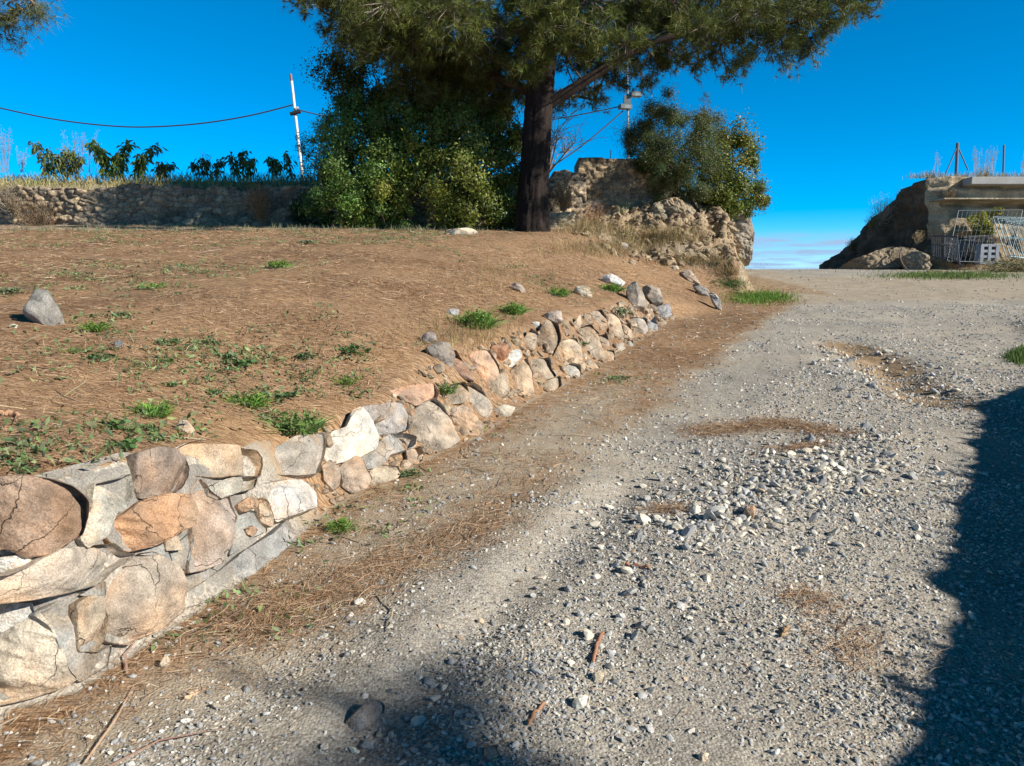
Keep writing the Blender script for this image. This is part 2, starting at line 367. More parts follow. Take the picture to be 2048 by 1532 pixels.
    L(ht.outputs[0], bp.inputs['Height']); L(bp.outputs[0], b.inputs['Normal'])
    return m
M_ground = ground_mat()

# ------------------------------------------------------------------ ground and road (one sheet split along the gravel edge)
EDGE = np.array([(-3.0, -30.), (-1.0, .5)] + [on_road(u, v) for u, v in [(260, 1500), (420, 1400), (600, 1290), (820, 1150), (1040, 1065), (1120, 970), (1230, 880), (1340, 800), (1470, 705), (1550, 640), (1610, 600), (1530, 545)]] + [(9.0, 29.), (10., 60.), (10., 5000.)])
EDGE[13:16] = [(5.6, 15.2), (7.9, 22.5), (9.0, 29.)]
REDGE = np.array([(2.6, -30.), (2.8, 1.1), (3.0, 2.0), (4.6, 5.4), (6.6, 8.5), (8.3, 11.5), (12., 15.), (26., 17.), (26., 20.5), (14.5, 22.), (12.4, 27.), (12., 32.), (12., 60.), (12., 5000.)])
def gravel_mask(x, y):
    ex = np.interp(y, EDGE[:, 1], EDGE[:, 0])
    return sstep(-.38, .38, x-ex + .16*fbm2(x, y, 1.7, 4, 2.) + .10*fbm2(x, y, 6., 3, 4.))
ys = [-400, -120, -50, -25, -14, -8, -5, -3, -2, -1, -.3, .3]; y = .8
while y < 34: ys.append(y); y += .065 if 16 < y < 22 else max(.018, .0095*max(y, 1.4))
while y < 3000: ys.append(y); y *= 1.18
xs = [0.]; st = .022
while xs[-1] < 3.6: xs.append(xs[-1]+.022)
while xs[-1] < 16: st *= 1.018; xs.append(xs[-1]+st)
while xs[-1] < 3000: xs.append(xs[-1]*1.2)
xs = np.array(sorted(set([-a for a in xs]+xs))); ys = np.array(ys)
GX, GY = np.meshgrid(xs, ys)
GZ = H(GX, GY)
gm = gravel_mask(GX, GY); rex = np.interp(GY, REDGE[:, 1], REDGE[:, 0])
rightm = sstep(-.3, .3, rex-GX+.25*fbm2(GX, GY, 1.3, 3, 6.))
dd, hh_, ww_, _, _ = wall_coords(GX, GY)
fard = sstep(13.3, 14.8, GY+.5*fbm2(GX, GY, .8, 3, 1.)-.15*GX+.5)*(1-sstep(20.5, 22.5, GY))*sstep(3.5, 5, GX)
track = np.exp(-(pl_dist(GX, GY, [on_road(u, v) for u, v in [(640, 1500), (850, 1290), (1080, 1090), (1240, 930), (1420, 800), (1560, 690)]])/.34)**2)
verge = sstep(.15, .9, GX-np.interp(GY, REDGE[:, 1], REDGE[:, 0]))
mR = (1-gm)*(1-.45*np.exp(-((dd+.5)/.35)**2)*(1-sstep(6, 9, GY)))*(1-.6*sstep(15.8, 17, GY)) + .55*verge*(GY < 13)
mR = mR*(1-sstep(18, 19, GY)*.7)*(1-.3*(dd > -.03)*(dd < ww_*1.02)*(GY < 12.6))*(1-.33*(dd < 0))
mG = np.clip(gm*(1-.32*track)*(1-.85*fard)*rightm, 0, 1)
onw = (dd > -.03)*(dd < ww_*1.04)*(1-sstep(3.6, 4.1, GY)); mR = mR*(1-.95*onw); mG = np.maximum(mG, .8*onw)
mB = np.exp(-(pl_dist(GX, GY, GULLY)/.42)**2)*.95
mB = np.maximum(mB, .62*sstep(1.4, 2.6, GX)*(1-sstep(6.6, 7.2, GX))*sstep(16.6, 17.8, GY+.35*(GX-3))*(1-sstep(22, 23, GY)))
V = np.stack([GX, GY, GZ], -1).reshape(-1, 3); Cc = np.stack([mR, mG, mB], -1).reshape(-1, 3)
ny_, nx_ = GX.shape; ii = np.arange(ny_*nx_).reshape(ny_, nx_)
Fq = np.stack([ii[:-1, :-1], ii[:-1, 1:], ii[1:, 1:], ii[1:, :-1]], -1).reshape(-1, 4)
isroad = ((gm > .5) & (GX < rex) & (GY > -60) & (GY < 200))[:-1, :-1].ravel()
for nm, sel in (('gravel_road', isroad), ('ground', ~isroad)):
    f = Fq[sel]; uq, inv = np.unique(f, return_inverse=True)
    mb = MB(); mb.add(V[uq], inv.reshape(-1, 4), Cc[uq]); o = mb.obj(nm, M_ground); o['kind'] = 'structure'

gz = lambda x, y_: float(Hg(np.array([x]), np.array([y_]))[0])
# ------------------------------------------------------------------ rocks
def rock_mesh(mb, poly, plane_pt, nrm, prot, back, seed, base, rough=.05, m=56, rings=16, var=.1, tilt=.12, layers=0., grow=1.0, crag=0., flatp=9):
    """a stone whose outline in the plane is poly (photo pixels), with its own depth"""
    r = np.random.default_rng(seed)
    pu = np.array(poly, float); d = ray(pu[:, 0], pu[:, 1]); o = np.array([0, 0, EYE]); nrm = norm(nrm)
    t = ((plane_pt-o)@nrm)/(d@nrm); W3 = o+d*t[:, None]
    up = np.array([0, 0, 1.]); e1 = norm(np.cross(up, nrm)); e2 = np.cross(nrm, e1)
    c = W3.mean(0); q = np.stack([(W3-c)@e1, (W3-c)@e2], 1)
    a = .5*np.sum(q[:, 0]*np.roll(q[:, 1], -1)-np.roll(q[:, 0], -1)*q[:, 1])
    if a < 0: q = q[::-1]
    for _ in range(1):
        qn = np.roll(q, -1, 0); q = np.stack([q*.93+qn*.07, q*.07+qn*.93], 1).reshape(-1, 2)
    L = np.linalg.norm(np.roll(q, -1, 0)-q, axis=1); cum = np.concatenate([[0], np.cumsum(L)]); tt = np.linspace(0, cum[-1], m, endpoint=False)
    qq = np.vstack([q, q[:1]]); Q = np.stack([np.interp(tt, cum, qq[:, k]) for k in (0, 1)], 1)
    size = math.sqrt(abs(.5*np.sum(Q[:, 0]*np.roll(Q[:, 1], -1)-np.roll(Q[:, 0], -1)*Q[:, 1])))
    prot *= size; back *= size
    prof = np.array([(.72, -back), (.92, -back*.75), (.985, -back*.3), (1.0, .0), (.995, .55*prot), (.975, .86*prot), (.94, .98*prot), (.82, 1.0*prot), (.55, 1.0*prot), (.28, 1.0*prot), (.04, 1.0*prot)])
    pp = np.interp(np.linspace(0, len(prof)-1, rings), np.arange(len(prof)), prof[:, 0]); ph = np.interp(np.linspace(0, len(prof)-1, rings), np.arange(len(prof)), prof[:, 1])
    cen = Q.mean(0); Q = cen+(Q-cen)*grow
    X = cen+(Q-cen)[None]*pp[:, None, None]; hgt = np.repeat(ph[:, None], m, 1)
    tl = r.normal(size=2)*tilt
    front = sstep(0, 1, np.repeat((ph/max(prot, 1e-6))[:, None], m, 1))
    hgt = hgt + front*((X-cen)@tl)
    # a second break plane on the front
    nv = norm(r.normal(size=2)); off = r.uniform(-.1, .25)*size
    hgt = hgt - front*np.maximum((X-cen)@nv-off, 0)*r.uniform(.15, .55)
    for _ in range(3):
        nv = norm(r.normal(size=2)); off = r.uniform(.12, .4)*size; hgt = hgt - front*np.maximum((X-cen)@nv-off, 0)*r.uniform(.2, .7)
    V3 = c + X[..., :1]*e1 + X[..., 1:]*e2 + hgt[..., None]*nrm
    V3 = V3.reshape(-1, 3); sd = r.uniform(0, 100, 3)
    e1_, e2_ = e1, e2
    for q_ in range(flatp):
        if q_ < 2: pn = norm(nrm + .2*(r.normal()*e1_+r.normal()*e2_)); dd_ = r.uniform(.7, .92)
        else:
            an = r.uniform(0, 2*np.pi); k_ = math.radians(r.uniform(*((28, 72) if flatp == 9 else (12, 36)))); pn = norm(nrm*math.cos(k_)+(e1_*math.cos(an)+e2_*math.sin(an))*math.sin(k_)); dd_ = r.uniform(.76, .95)
        sv = (V3-c)@pn; V3 = V3 - .96*np.maximum(sv-dd_*sv.max(), 0)[:, None]*pn
    nz = np.stack([fbm(V3*(2.2/size)+sd+k*31, 5, 2.1, .55) for k in range(3)], 1)
    V3 = V3 + nz*size*rough*.62 + nrm*(size*(.030*np.minimum(fbm(V3*(5/size)+sd+40, 4)+.15, 0)+.016*fbm(V3*(14/size)+sd, 4)))[:, None]
    if layers: V3 = V3 + nrm*(layers*size*vnoise(np.stack([V3@e1*1.5/size, V3@norm(e2+.5*e1)*11/size, V3@nrm*2/size], 1)+sd))[:, None]
    if crag: V3 = V3 + nrm*(crag*(1.6*np.abs(fbm(V3*1.6+sd, 6, 2.1, .6))-.25*np.abs(fbm(V3*np.array([4, 4, 9.])+sd, 4))+.35*fbm(V3*9+sd, 3)))[:, None]
    k = np.arange(rings-1)[:, None]*m; j = np.arange(m)[None]; j2 = (j+1) % m
    Fc = np.stack([k+j, k+j2, k+m+j2, k+m+j], -1).reshape(-1, 4)
    base = np.asarray(base, float); base = base*.84+.16*base.mean()
    pn = fbm(V3*(1.6/size)+sd+7, 3)[:, None]; p2 = fbm(V3*(4./size)+sd+70, 3)[:, None]
    warm = np.array([1.12, .99, .86]); cool = np.array([.9, .96, 1.0])
    colr = base*(1+var*r.normal())*np.where(pn > 0, 1+(warm-1)*np.clip(pn*2.2, 0, 1), 1+(cool-1)*np.clip(-pn*2.2, 0, 1))*(1+.28*p2)
    nb = mb.k; mb.add(V3, Fc, colr.clip(.02, .9))
    mb.add(np.array([V3[-m:].mean(0), V3[:m].mean(0)]), np.zeros((0, 3), int), colr[-1])
    tri = np.array([[nb+(rings-1)*m+i, nb+(rings-1)*m+(i+1) % m, nb+rings*m] for i in range(m)]+[[nb+(i+1) % m, nb+i, nb+rings*m+1] for i in range(m)])
    mb.l.append(tri.ravel()); mb.n.append(np.full(len(tri), 3))
    return c, size
TAN = (.40, .30, .215); PINK = (.41, .30, .22); ORG = (.44, .27, .155); GRY = (.33, .30, .27); PALE = (.46, .42, .34); WHT = (.66, .62, .55); DRK = (.26, .215, .175); RED = (.38, .19, .10); CRM = (.58, .49, .34); BLU = (.30, .30, .30); BEI = (.45, .345, .235)
zA = (.4046, 0, 830); zB = (.3003, 500, 620); zC = (.3223, 820, 500); zD = (.3134, 0, 480)
def px(z, pts): return [(a*z[0]+z[1], b*z[0]+z[2]) for a, b in pts]
def wall_stone(mb, pts, col, seed, prot=.16, back=.5, blend=None, rough=.05, layers=.0, off=None):
    pu = np.array(pts); cu, cv = pu.mean(0)
    h = hit([cu], [cv], H0)[0]
    _, hh, ww, nx, ny = [float(q) for q in wall_coords(h[0], h[1])]
    al = min(math.atan2(ww, max(hh, .05)), .8)
    nw = np.array([nx*math.cos(al), ny*math.cos(al), math.sin(al)])
    tc = norm(np.array([0, 0, EYE])-h)
    if blend is None: blend = .02+.70*float(sstep(3.1, 6.5, np.array(h[1])))
    n = norm(nw*(1-blend)+tc*blend)
    span = np.ptp(pu[:, 0])
    big = span > 60
    nearf = 1-float(sstep(3.2, 4.2, np.array(h[1])))
    if off is None: off = .05
    prot = prot*(1-.55*nearf)
    h = h + nw*off
    return rock_mesh(mb, pts, h, n, prot, back, seed, col, rough, m=130 if big else 60, rings=46 if big else 20, layers=layers, grow=1.07+.17*float(sstep(3.3, 6, np.array(h[1]))), tilt=.09, flatp=6)

WS = [  # retaining wall stones: outline, colour
 (zA, [(-60,330),(120,305),(250,325),(350,360),(425,420),(420,510),(395,590),(330,625),(230,680),(130,690),(40,650),(-60,680)], (.37,.245,.16), .24),
 (zA, [(475,345),(560,330),(655,295),(662,380),(625,460),(555,490),(530,590),(440,645),(410,600),(415,520),(455,440)], PALE, .2),
 (zA, [(680,190),(760,165),(860,175),(920,220),(935,300),(905,365),(800,390),(700,405),(670,340),(668,250)], PINK, .2),
 (zA, [(715,425),(820,395),(910,400),(950,470),(935,540),(850,590),(760,640),(660,670),(590,645),(540,590),(560,540),(640,480)], ORG, .24),
 (zA, [(870,175),(960,130),(1060,150),(1180,165),(1280,180),(1325,240),(1300,290),(1180,300),(1080,305),(1010,300),(945,300),(930,220)], BEI, .2),
 (zA, [(1370,160),(1460,115),(1590,95),(1600,180),(1570,280),(1480,290),(1330,285),(1345,220)], (.37,.32,.26), .14),
 (zA, [(1040,350),(1130,315),(1300,300),(1260,360),(1150,390),(1080,415),(1040,400)], PALE, .1),
 (zA, [(1270,350),(1380,325),(1500,320),(1575,380),(1560,450),(1470,490),(1370,520),(1330,440),(1270,400)], (.56,.53,.49), .16),
 (zA, [(960,380),(1000,320),(1040,380),(1100,420),(1145,395),(1160,470),(1155,600),(1100,720),(1040,750),(950,770),(940,700),(960,560)], (.39,.31,.25), .15),
 (zA, [(1180,440),(1230,405),(1275,420),(1270,455),(1210,478)], ORG, .2),
 (zA, [(1290,410),(1330,420),(1355,500),(1345,550),(1300,520),(1285,460)], BEI, .15),
 (zA, [(1215,560),(1250,545),(1275,570),(1250,600),(1225,590)], ORG, .2),
 (zA, [(905,900),(1000,830),(1110,760),(1200,680),(1300,620),(1400,550),(1480,500),(1500,560),(1440,640),(1350,710),(1210,810),(1100,890),(920,950)], (.34,.315,.285), .1),
 (zA, [(-60,790),(50,790),(180,740),(290,660),(420,655),(560,640),(600,680),(660,700),(560,760),(470,840),(350,870),(200,905),(50,920),(-60,925)], (.43,.355,.275), .12),
 (zA, [(820,600),(880,600),(900,665),(825,670)], BEI, .15),
 (zA, [(525,830),(600,760),(700,690),(770,685),(850,740),(890,790),(905,880),(900,970),(780,1060),(650,1120),(540,1100),(525,980)], (.45,.355,.265), .12),
 (zA, [(380,940),(440,900),(515,905),(530,1000),(525,1100),(480,1165),(400,1160),(385,1060)], BEI, .12),
 (zA, [(-60,940),(150,930),(165,985),(90,1030),(-60,1110)], (.42,.40,.36), .1),
 (zA, [(-60,1120),(60,1060),(185,985),(250,1060),(300,1160),(330,1250),(375,1310),(250,1360),(130,1400),(-60,1440)], (.46,.375,.275), .12),
 (zA, [(-60,720),(100,690),(240,655),(275,680),(180,740),(60,790),(-60,795)], WHT, .12),
 (zB, [(630,800),(680,690),(740,660),(790,770),(835,850),(825,910),(700,980),(550,1010),(490,990),(480,900),(560,820)], (.53,.47,.39), .16),
 (zB, [(750,660),(870,645),(1000,635),(1035,690),(1045,780),(960,810),(850,825),(800,760)], (.38,.345,.315), .22),
 (zB, [(1040,770),(1090,700),(1150,650),(1225,615),(1280,670),(1320,760),(1365,860),(1300,910),(1150,980),(1110,900),(1090,820)], (.43,.34,.25), .24),
 (zB, [(870,880),(930,840),(1030,830),(1095,850),(1090,900),(1000,940),(920,970),(890,1040),(770,1055),(740,980),(830,920)], (.36,.33,.29), .2),
 (zB, [(590,1060),(700,980),(745,1000),(770,1060),(800,1120),(770,1180),(680,1210),(620,1160)], TAN, .14),
 (zB, [(800,1080),(880,1040),(980,1050),(1000,1100),(920,1170),(850,1200),(790,1190)], BEI, .14),
 (zB, [(1045,940),(1100,930),(1150,980),(1110,1030),(1050,1020)], TAN, .2),
 (zB, [(940,560),(1060,520),(1200,500),(1235,550),(1220,600),(1100,635),(1000,600)], (.45,.27,.17), .3),
 (zB, [(1280,570),(1340,510),(1420,490),(1445,560),(1420,610),(1330,630),(1290,640)], BEI, .25),
 (zB, [(1440,510),(1500,510),(1550,560),(1600,650),(1570,700),(1490,725),(1440,640)], (.38,.32,.25), .2),
 (zB, [(1300,680),(1360,670),(1440,660),(1500,730),(1535,780),(1480,840),(1390,860),(1350,770)], TAN, .2),
 (zB, [(1590,690),(1680,640),(1755,650),(1720,710),(1600,740)], (.46,.38,.28), .12),
 (zB, [(1045,680),(1090,660),(1100,690),(1060,720)], ORG, .2),
 (zB, [(1180,270),(1250,230),(1320,240),(1350,300),(1345,360),(1290,385),(1230,330)], DRK, .35),
 (zB, [(540,1000),(590,1060),(620,1150),(560,1190),(500,1120),(490,1040)], TAN, .1),
 (zC, [(330,700),(400,650),(480,640),(530,720),(540,770),(480,810),(410,840),(360,760)], (.47,.30,.19), .22),
 (zC, [(250,640),(290,640),(350,740),(380,800),(330,790),(260,740)], (.40,.25,.17), .2),
 (zC, [(470,830),(540,780),(600,780),(610,880),(550,920),(500,950),(480,890)], BEI, .2),
 (zC, [(605,780),(660,740),(720,690),(745,770),(755,880),(700,910),(650,920),(612,880)], (.49,.35,.22), .22),
 (zC, [(750,770),(740,700),(860,680),(870,740),(905,770),(840,800),(760,840)], BEI, .2),
 (zC, [(790,870),(850,820),(920,790),(930,840),(860,890),(800,910)], BEI, .15),
 (zC, [(760,620),(800,520),(850,450),(910,480),(920,560),(880,640),(850,670),(780,650)], (.36,.26,.17), .24),
 (zC, [(700,570),(750,500),(785,520),(770,600),(730,640),(695,620)], BEI, .2),
 (zC, [(905,610),(950,570),(1030,560),(1050,640),(1050,690),(970,730),(920,740),(915,680)], BEI, .2),
 (zC, [(1030,530),(1080,490),(1130,480),(1160,560),(1185,660),(1120,680),(1070,690),(1055,620)], (.45,.34,.23), .2),
 (zC, [(1130,400),(1190,380),(1215,440),(1225,500),(1190,525),(1150,500)], TAN, .2),
 (zC, [(1080,410),(1120,410),(1115,470),(1078,480)], BEI, .2),
 (zC, [(1015,460),(1055,405),(1060,460),(1030,520),(1010,500)], BEI, .2),
 (zC, [(1225,410),(1270,405),(1300,440),(1320,520),(1315,570),(1240,580),(1220,530),(1245,500)], BEI, .2),
 (zC, [(1330,470),(1365,460),(1370,530),(1340,575),(1322,550)], BEI, .2),
 (zC, [(1170,540),(1220,530),(1235,610),(1190,640)], TAN, .2),
 (zC, [(930,760),(1000,710),(1050,720),(1050,780),(1020,820),(960,810)], (.40,.37,.32), .16),
 (zC, [(1060,700),(1120,690),(1170,720),(1160,760),(1090,760)], BEI, .16),
 (zC, [(1170,680),(1230,630),(1265,630),(1265,680),(1200,740),(1170,720)], BEI, .16),
 (zC, [(1240,590),(1300,585),(1330,610),(1280,640),(1250,630)], PALE, .16),
 (zC, [(1335,580),(1380,560),(1380,595),(1345,615)], PALE, .16),
 (zC, [(1370,430),(1460,430),(1465,500),(1400,560),(1370,520)], (.42,.38,.33), .2),
 (zC, [(1470,470),(1520,420),(1530,500),(1480,545),(1460,530)], (.37,.36,.35), .2),
 (zC, [(1510,370),(1600,340),(1615,400),(1560,460),(1530,450)], (.31,.31,.31), .22),
 (zC, [(60,1000),(130,960),(180,1000),(215,1060),(150,1130),(60,1090)], BEI, .1),
]
b0 = hit([420], [1190], H0)[0]
wall = empty('retaining_wall', b0, 'low retaining wall of rough orange and grey stones holding the needle-covered bank beside the gravel track', 'stone wall')
for i, (z, pts, colr, pr) in enumerate(WS[:-1]):
    mb = MB(); wall_stone(mb, px(z, pts), colr, 100+i, pr, layers=.02 if i % 3 else .045)
    part(mb, 'stone', M_stone, wall)
# mortar behind the stones of the near end, following the wall face
def face_sheet(t0, t1, off, nt=150, ns=40):
    seg = BP[1:]; L = np.concatenate([[0], np.cumsum(np.hypot(np.diff(seg[:, 0]), np.diff(seg[:, 1])))])
    t = np.linspace(t0, t1, nt); bx, by, h, w = [np.interp(t, L, seg[:, k]) for k in range(4)]
    tx, ty = np.gradient(bx), np.gradient(by); l = np.hypot(tx, ty); nx, ny = -ty/l, tx/l      # into the bank
    s = np.linspace(-.06, .9, ns)[None]
    d = (np.maximum(s, 0)**.9)*w[:, None]
    off = off-.10*sstep(t1-.5, t1, t)[:, None]-.05*sstep(.78, .88, s)-.02*(1-sstep(-.05, .1, s))
    X = bx[:, None]+nx[:, None]*(d-off); Y = by[:, None]+ny[:, None]*(d-off)
    Z = road_z(by)[:, None]+h[:, None]*sstep(-.02, 1, d/w[:, None]*.98)+np.minimum(s, 0)*1.2
    return np.stack([X, Y, Z], -1), t
fs, tt_ = face_sheet(.2, 3.45, .004)
nzz = fbm(fs.reshape(-1, 3)*7, 5).reshape(fs.shape[:2]); fs[..., 0] += nzz*.016; fs[..., 1] -= nzz*.01
mb = MB(); a, b = fs.shape[:2]; ii = np.arange(a*b).reshape(a, b)
mb.add(fs.reshape(-1, 3), np.stack([ii[:-1, :-1], ii[1:, :-1], ii[1:, 1:], ii[:-1, 1:]], -1).reshape(-1, 4), (.27, .25, .22))
part(mb, 'mortar', M_mortar, wall)
for i, pts in enumerate([[(200,990),(400,880),(430,900),(385,950),(390,1150),(480,1170),(560,1130),(540,1230),(400,1310),(330,1230),(270,1070)],
            [(820,690),(960,570),(950,700),(920,760),(850,740)], [(1160,470),(1290,480),(1330,570),(1230,610),(1150,690),(1165,560)],
            [(640,700),(700,660),(800,620),(830,680),(880,740),(800,700),(690,690)], [(920,800),(1040,760),(1080,770),(1000,830),(910,880)], [(400,890),(520,820),(525,900),(440,895)]]):
    mb = MB(); wall_stone(mb, px(zA, pts), (.29, .275, .245), 700+i, .05, .3, rough=.03, off=.03); part(mb, 'mortar', M_mortar, wall)

def ground_rock(pts, col, seed, label, name='rock', cat='rock', prot=.35, back=.45, up=.35, group=None, mat=None, rough=.05, layers=.03, foot=.8):
    pu = np.array(pts); cu = pu[:, 0].mean(); v0, v1 = pu[:, 1].min(), pu[:, 1].max()
    h = hit([cu], [v0+(v1-v0)*foot])[0]
    n = norm(norm(np.array([0, 0, EYE])-h)*(1-up)+np.array([0, 0, 1])*up)
    mb = MB(); c, s = rock_mesh(mb, pts, h, n, prot, back, seed, col, rough, m=60, rings=20, layers=layers)
    return tag(mb.obj(name, mat or M_stone, None, True, origin=h), label, cat, group)
for i, (z, pts, colr, lab, pr) in enumerate([
 (zC, [(1185,170),(1230,152),(1290,165),(1340,195),(1310,230),(1240,205),(1190,195)], (.74,.71,.66), 'bright white flat rock lying beside the dark upright rock on the bank', .3),
 (zC, [(1015,240),(1060,215),(1110,240),(1135,290),(1080,300),(1030,270)], CRM, 'cream yellow rounded rock alone on the bank left of the white rock', .4),
 (zC, [(610,220),(650,202),(700,230),(722,265),(690,270),(640,245)], (.55,.42,.33), 'small pinkish wedge of rock alone on the bank above the green tuft', .4),
 (zC, [(210,385),(260,365),(305,370),(310,400),(250,415)], (.42,.40,.39), 'small flat pale grey rock on the bank left of the large green tuft', .25),
 (zC, [(1340,270),(1375,180),(1410,220),(1440,280),(1468,340),(1460,375),(1390,390),(1350,340)], (.33,.27,.21), 'upright brown pointed rock with a shadowed left side, far wall end', .7),
 (zC, [(1440,230),(1490,215),(1550,240),(1575,330),(1510,355),(1470,310),(1445,290)], (.36,.29,.22), 'blocky brown layered rock right of the upright pointed rock', .5),
 (zC, [(500,600),(570,570),(610,600),(615,650),(570,690),(520,690),(500,650)], RED, 'rust red rock with a dark side sitting on top of the wall', .6),
 (zC, [(580,700),(630,640),(685,600),(695,660),(640,720),(590,760),(572,740)], (.62,.60,.53), 'white lichen-covered slab standing tilted on top of the wall', .35),
 (zC, [(810,400),(860,385),(940,380),(948,440),(890,460),(840,425)], (.50,.40,.33), 'flat pink grey rock on the bank edge above the middle of the wall', .3),
 (zC, [(750,460),(800,445),(822,470),(800,492),(755,485)], (.58,.56,.50), 'small whitish stone left of the flat pink grey rock', .4),
 (zC, [(1675,140),(1725,120),(1770,170),(1800,210),(1730,200)], (.45,.36,.27), 'upper tan rock of the row past the end of the wall', .4),
 (zC, [(1750,210),(1800,205),(1860,270),(1850,300),(1790,275)], (.36,.34,.31), 'middle grey rock of the row past the end of the wall', .4),
 (zC, [(1850,255),(1880,240),(1930,330),(1935,395),(1915,380),(1870,310)], (.50,.46,.40), 'long thin pale rock lowest in the row past the end of the wall', .4),
 (zC, [(1615,105),(1660,98),(1672,118),(1630,125)], CRM, 'small cream rock above the row past the end of the wall', .3),
 (zB, [(1140,180),(1190,140),(1240,160),(1245,205),(1190,230),(1150,215)], (.30,.25,.22), 'small dark flat stone on the bank above the brown wall stone', .4),
 (zD, [(140,460),(235,300),(290,300),(330,350),(390,470),(425,560),(380,590),(300,585),(240,530)], (.30,.26,.215), 'triangular grey rock standing upright on the needle-covered bank at the left', .3),
 (zD, [(50,545),(85,535),(120,540),(105,570),(70,565)], CRM, 'small cream stone left of the triangular standing rock', .3),
 (zD, [(1140,1140),(1200,1160),(1245,1210),(1235,1250),(1150,1235),(1125,1190)], (.50,.40,.28), 'rounded cream rock half buried on the bank behind the wall top', .4),
 (zD, [(725,650),(765,640),(795,665),(770,690),(730,690)], (.17,.18,.19), 'small black stone on the needle-covered bank right of the standing rock', .3),
 ((1, 0, 0), [(885,462),(905,458),(940,457),(957,464),(940,472),(900,472)], (.52,.46,.36), 'pale flat boulder at the foot of the dark evergreen bushes', .3),
 ((1, 0, 0), [(676,1466),(700,1432),(742,1398),(772,1405),(768,1425),(735,1455),(700,1478)], (.30,.27,.25), 'flat brown grey slab bedded in the track where the soft shadow falls', .22),
 ((1, 0, 0), [(1143,1408),(1155,1392),(1177,1388),(1172,1412),(1152,1426)], (.66,.61,.49), 'largest cream pebble lying near the bark strips on the track', .4),
 ((1, 0, 0), [(1183,1350),(1195,1342),(1208,1350),(1205,1364),(1190,1367)], CRM, 'round yellow pebble just below the red bark strip on the track', .5),
 ((1, 0, 0), [(968,1500),(985,1488),(1003,1492),(1002,1512),(982,1522),(968,1514)], (.42,.33,.23), 'tan rounded cobble at the bottom edge inside the soft shadow', .4),
 ((1, 0, 0), [(1396,1512),(1404,1504),(1414,1506),(1416,1522),(1402,1526)], CRM, 'yellow pebble at the bottom edge of the track', .4),
 ((1, 0, 0), [(707,1203),(718,1196),(732,1198),(734,1206),(722,1212),(708,1210)], WHT, 'white stone lying alone on the needles between wall and track', .4),
 ((1, 0, 0), [(640,1492),(648,1484),(657,1487),(656,1506),(644,1511)], WHT, 'whitish stone beside the flat slab at the bottom edge', .3),
 ((1, 0, 0), [(318,1330),(330,1312),(342,1318),(338,1333),(326,1338)], (.46,.36,.25), 'tan stone on the litter at the foot of the near wall', .35),
 ((1, 0, 0), [(1484,1030),(1496,1012),(1512,1016),(1508,1038),(1490,1042)], ORG, 'orange rock in the heap of coarse rubble on the track', .5),
]):
    ground_rock(px(z, pts), colr, 300+i, lab, prot=pr)

# ------------------------------------------------------------------ gravel
def wall_fill():
    n = 1100; t = rng.uniform(3.5, 12.6, n); L = np.concatenate([[0], np.cumsum(np.hypot(np.diff(BP[1:, 0]), np.diff(BP[1:, 1])))])
    bx, by, w = [np.interp(t, L, BP[1:, k]) for k in (0, 1, 3)]; i = np.clip(np.searchsorted(L, t)-1, 0, len(L)-2); dx = np.diff(BP[1:, 0])[i]; dy = np.diff(BP[1:, 1])[i]; l = np.hypot(dx, dy)
    f = rng.uniform(.0, .8, n)*w; X = bx-dy/l*f; Y = by+dx/l*f; sz = .03*np.exp(.5*rng.normal(size=n)).clip(.4, 3.)*(1+.09*by)
    mb = MB(); scatter_stones(mb, X, Y, sz, jcol((.34, .265, .19), n, .2, .02), 2, .3); o = part(mb, 'rubble_fill', M_stone, wall, False); o['kind'] = 'stuff'
ICO = None
def ico(sub):
    import bmesh
    bm = bmesh.new(); bmesh.ops.create_icosphere(bm, subdivisions=sub, radius=1)
    V = np.array([v.co[:] for v in bm.verts]); Fc = np.array([[v.index for v in f.verts] for f in bm.faces]); bm.free(); return V, Fc
def scatter_stones(mb, X, Y, size, cols, sub, sink=.25):
    V0, F0 = ico(sub); nv = 10
    var = []
    for k in range(nv):
        r = np.random.default_rng(900+k); V1 = V0*(1+.22*r.normal(size=(len(V0), 1))*(1 if sub == 1 else .35))
        for _ in range(7 if sub > 1 else 0):           # chop with planes -> broken faces
            n = norm(r.normal(size=3)); dd = r.uniform(.55, .85); s = V1@n; V1 = V1 - np.maximum(s-dd, 0)[:, None]*n
        var.append(V1*np.array([1.1, .85, .62])*(1+.15*r.normal(size=3)))
    n = len(X); which = rng.integers(0, nv, n); Z = Hg(X, Y)
    for k in range(nv):
        s = np.where(which == k)[0]
        if not len(s): continue
        a = rng.uniform(0, 2*np.pi, len(s)); tl = rng.normal(size=(len(s), 2))*.35
        ca, sa = np.cos(a), np.sin(a); Vv = var[k][None]*size[s][:, None, None]*.5
        x = Vv[..., 0]*ca[:, None]-Vv[..., 1]*sa[:, None]; y = Vv[..., 0]*sa[:, None]+Vv[..., 1]*ca[:, None]
        z = Vv[..., 2]+x*tl[:, :1]+y*tl[:, 1:]
        W3 = np.stack([x+X[s][:, None], y+Y[s][:, None], z+(Z[s]+size[s]*(.3-sink))[:, None]], -1)
        Fc = (F0[None]+np.arange(len(s))[:, None, None]*len(V0)).reshape(-1, 3)
        mb.add(W3.reshape(-1, 3), Fc, np.repeat(cols[s], len(V0), 0))
wall_fill()
PAL = np.array([(.28, .285, .285), (.36, .36, .35), (.45, .445, .425), (.20, .205, .21), (.50, .475, .42), (.55, .51, .43), (.64, .61, .56), (.47, .36, .25), (.38, .34, .28)])
PW = np.array([.2, .2, .17, .1, .12, .08, .04, .03, .06]); PW /= PW.sum()
def gcols(n): return (PAL[rng.choice(len(PAL), n, p=PW)]*(1+.12*rng.normal(size=(n, 1)))).clip(.03, .8)
